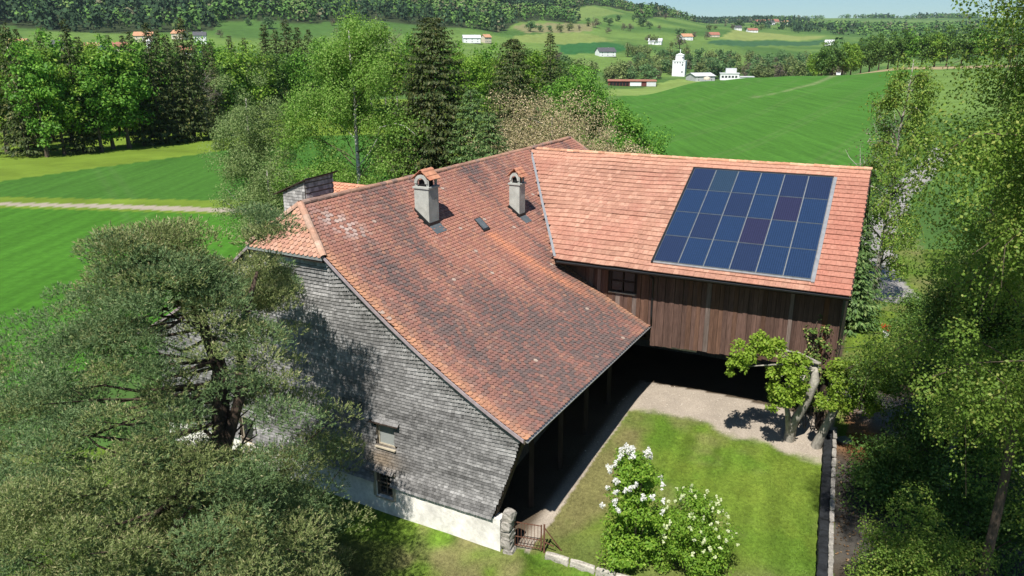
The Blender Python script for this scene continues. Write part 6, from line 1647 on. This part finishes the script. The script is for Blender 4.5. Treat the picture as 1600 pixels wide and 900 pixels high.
# small white tank tower in the left village
tk = thing('water_tank', 'white rounded tank tower between the left village roofs', 'tank', (-309.8, 690.3, Tz(-309.8, 690.3)))
g = Geo(); an = np.arange(14) / 14 * 2 * math.pi
prof = [(2.4, 0), (2.4, 6.4), (2.2, 7.6), (1.4, 8.5), (.2, 8.9)]
V = np.array([(math.cos(a_) * r_, math.sin(a_) * r_, z_) for r_, z_ in prof for a_ in an]); F = np.array([[i * 14 + k, i * 14 + (k + 1) % 14, (i + 1) * 14 + (k + 1) % 14, (i + 1) * 14 + k] for i in range(4) for k in range(14)])
g.add(V, F); g.build('shell', M['render_white'], tk, smooth=True)
for k in range(4): Geo().bar((math.cos(k * 1.57) * 2.45, math.sin(k * 1.57) * 2.45, 0), (math.cos(k * 1.57) * 2.45, math.sin(k * 1.57) * 2.45, 7), .25).build('rib', M['render_grey'], tk)
# long red shed with a pale middle and a grey end
sh = thing('red_shed', 'long low dark red shed at the far end of the green field', 'shed', (92, 611, Tz(92, 611)), rz=-.12)
zs = 3.6
g = Geo(); g.box((-18, -4, 0), (36, 0, 0), (0, 8, 0), (0, 0, zs)); g.build('wall', M['shed_red'], sh)
g = Geo(); g.hexa([(-18.6, -4.8, zs), (18.6, -4.8, zs), (18.6, 4.8, zs), (-18.6, 4.8, zs), (-18.6, -4.8, zs + .3), (18.6, -4.8, zs + .3), (18.6, 4.8, zs + 1.2), (-18.6, 4.8, zs + 1.2)]); g.build('roof', M['roof_red'], sh)
Geo().box((-1.5, -4.15, .2), (8.5, 0, 0), (0, .12, 0), (0, 0, 3.0)).build('door', M['render_white'], sh)
Geo().box((11.0, -4.3, 0), (7, 0, 0), (0, .25, 0), (0, 0, 3.7)).build('panel', M['roof_pale'], sh)
for k in range(6): Geo().box((-16.5 + k * 2.4, -4.12, .3), (1.9, 0, 0), (0, .1, 0), (0, 0, 2.4)).build('bay', M['black'], sh)  # black panels stand for the shade inside open bays
house('hall', 156.8, 664.5, 18, 16, 4.2, 2.2, .3, 'render_grey', 'roof_pale', 'pale roofed low hall below the white silo', None, 3, 'hall', chim=False)
ind = thing('industrial_building', 'white flat roofed industrial building at the end of the green field', 'building', (171, 617, -9), rz=-.2)
zi = 16.5 - (109 - 70) / 1262 * 640 + 9
g = Geo(); g.box((-10, -6, 0), (14, 0, 0), (0, 12, 0), (0, 0, zi - 1)); g.box((4.05, -5, 0), (11, 0, 0), (0, 10, 0), (0, 0, zi - 3.4)); g.build('wall', M['render_white'], ind)
g = Geo(); g.box((-10.4, -6.4, zi - 1), (14.8, 0, 0), (0, 12.8, 0), (0, 0, .5)); g.box((4.5, -5.4, zi - 3.4), (11, 0, 0), (0, 10.8, 0), (0, 0, .4)); g.box((-6, -3, zi - .45), (8, 0, 0), (0, 6, 0), (0, 0, 3.4)); g.build('roof', M['roof_pale'], ind)
for k in range(5): Geo().box((-9 + k * 2.5, -6.06, zi - 4), (1.7, 0, 0), (0, .06, 0), (0, 0, 1.6)).build('window', M['far_glass'], ind)
for k in range(3): Geo().box((5.5 + k * 3, -5.06, zi - 6), (2, 0, 0), (0, .06, 0), (0, 0, 1.5)).build('window', M['far_glass'], ind)
tk2 = thing('storage_tank', 'short beige storage tank left of the white industrial building', 'tank', (152, 622, -9))
g = Geo(); V = np.array([(math.cos(a_) * r_, math.sin(a_) * r_, z_) for r_, z_ in [(2.6, 0), (2.6, zi - 4.2), (1.4, zi - 3.6), (.1, zi - 3.4)] for a_ in an]); g.add(V, F[:42]); g.build('shell', M['render_beige'], tk2, smooth=True)
Geo().cbox((0, 0, zi - 3.2), .9, .9, .5).build('hatch', M['render_grey'], tk2)
# car on the field track
car = thing('parked_car', 'small white car standing on the field track beside the tree row', 'car', (137.5, 336.5, Tz(137.5, 336.5)), rz=R(68))
g = Geo()
sec = [(-2.1, .45, .75, .80), (-2.0, .35, .95, .82), (-.9, .3, 1.0, .86), (-.3, .3, 1.42, .74), (1.0, .3, 1.46, .74), (1.7, .3, 1.05, .84), (2.05, .4, .85, .80)]
V = np.array([(x_, s_ * w_, z_) for x_, z0_, z1_, w_ in sec for (s_, z_) in ((-1, z0_), (1, z0_), (1, z1_), (-1, z1_))]); F4 = [[i * 4 + k, i * 4 + (k + 1) % 4, (i + 1) * 4 + (k + 1) % 4, (i + 1) * 4 + k] for i in range(6) for k in range(4)] + [[3, 2, 1, 0], [24, 25, 26, 27]]
g.add(V, np.array(F4)); g.build('body', M['render_white'], car)
for sd in (-1, 1): Geo().hexa([(-.7, sd * .84, 1.02), (1.35, sd * .84, 1.05), (1.35, sd * .86, 1.05), (-.7, sd * .86, 1.02), (-.3, sd * .77, 1.36), (1.0, sd * .77, 1.38), (1.0, sd * .79, 1.38), (-.3, sd * .79, 1.36)]).build('side_window', M['far_glass'], car)
Geo().hexa([(-.88, -.7, 1.03), (-.86, -.7, 1.03), (-.86, .7, 1.03), (-.88, .7, 1.03), (-.36, -.66, 1.40), (-.32, -.66, 1.42), (-.32, .66, 1.42), (-.36, .66, 1.40)]).build('windscreen', M['far_glass'], car)
for wx in (-1.3, 1.3):
    for sd in (-1, 1): g = Geo(); g.tube([(wx, sd * .72, .32), (wx, sd * .9, .32)], .32, 10); g.build('wheel', M['black'], car)

# ------------------------------------------------------------------ haze: one box of thin air round everything
M_h = bpy.data.materials.new('haze_air'); M_h.use_nodes = True; nd = M_h.node_tree.nodes; nd.remove(nd['Principled BSDF'])
pv = nd.new('ShaderNodeVolumePrincipled'); pv.inputs['Color'].default_value = (.74, .89, 1.0, 1); pv.inputs['Density'].default_value = HAZE; pv.inputs['Anisotropy'].default_value = .3
M_h.node_tree.links.new(pv.outputs[0], nd['Material Output'].inputs['Volume'])
if HAZE > 0:
    g = Geo(); g.box((-5500, -5500, -20), (11000, 0, 0), (0, 11000, 0), (0, 0, 330)); g.build('haze', M_h, None, kind='stuff')
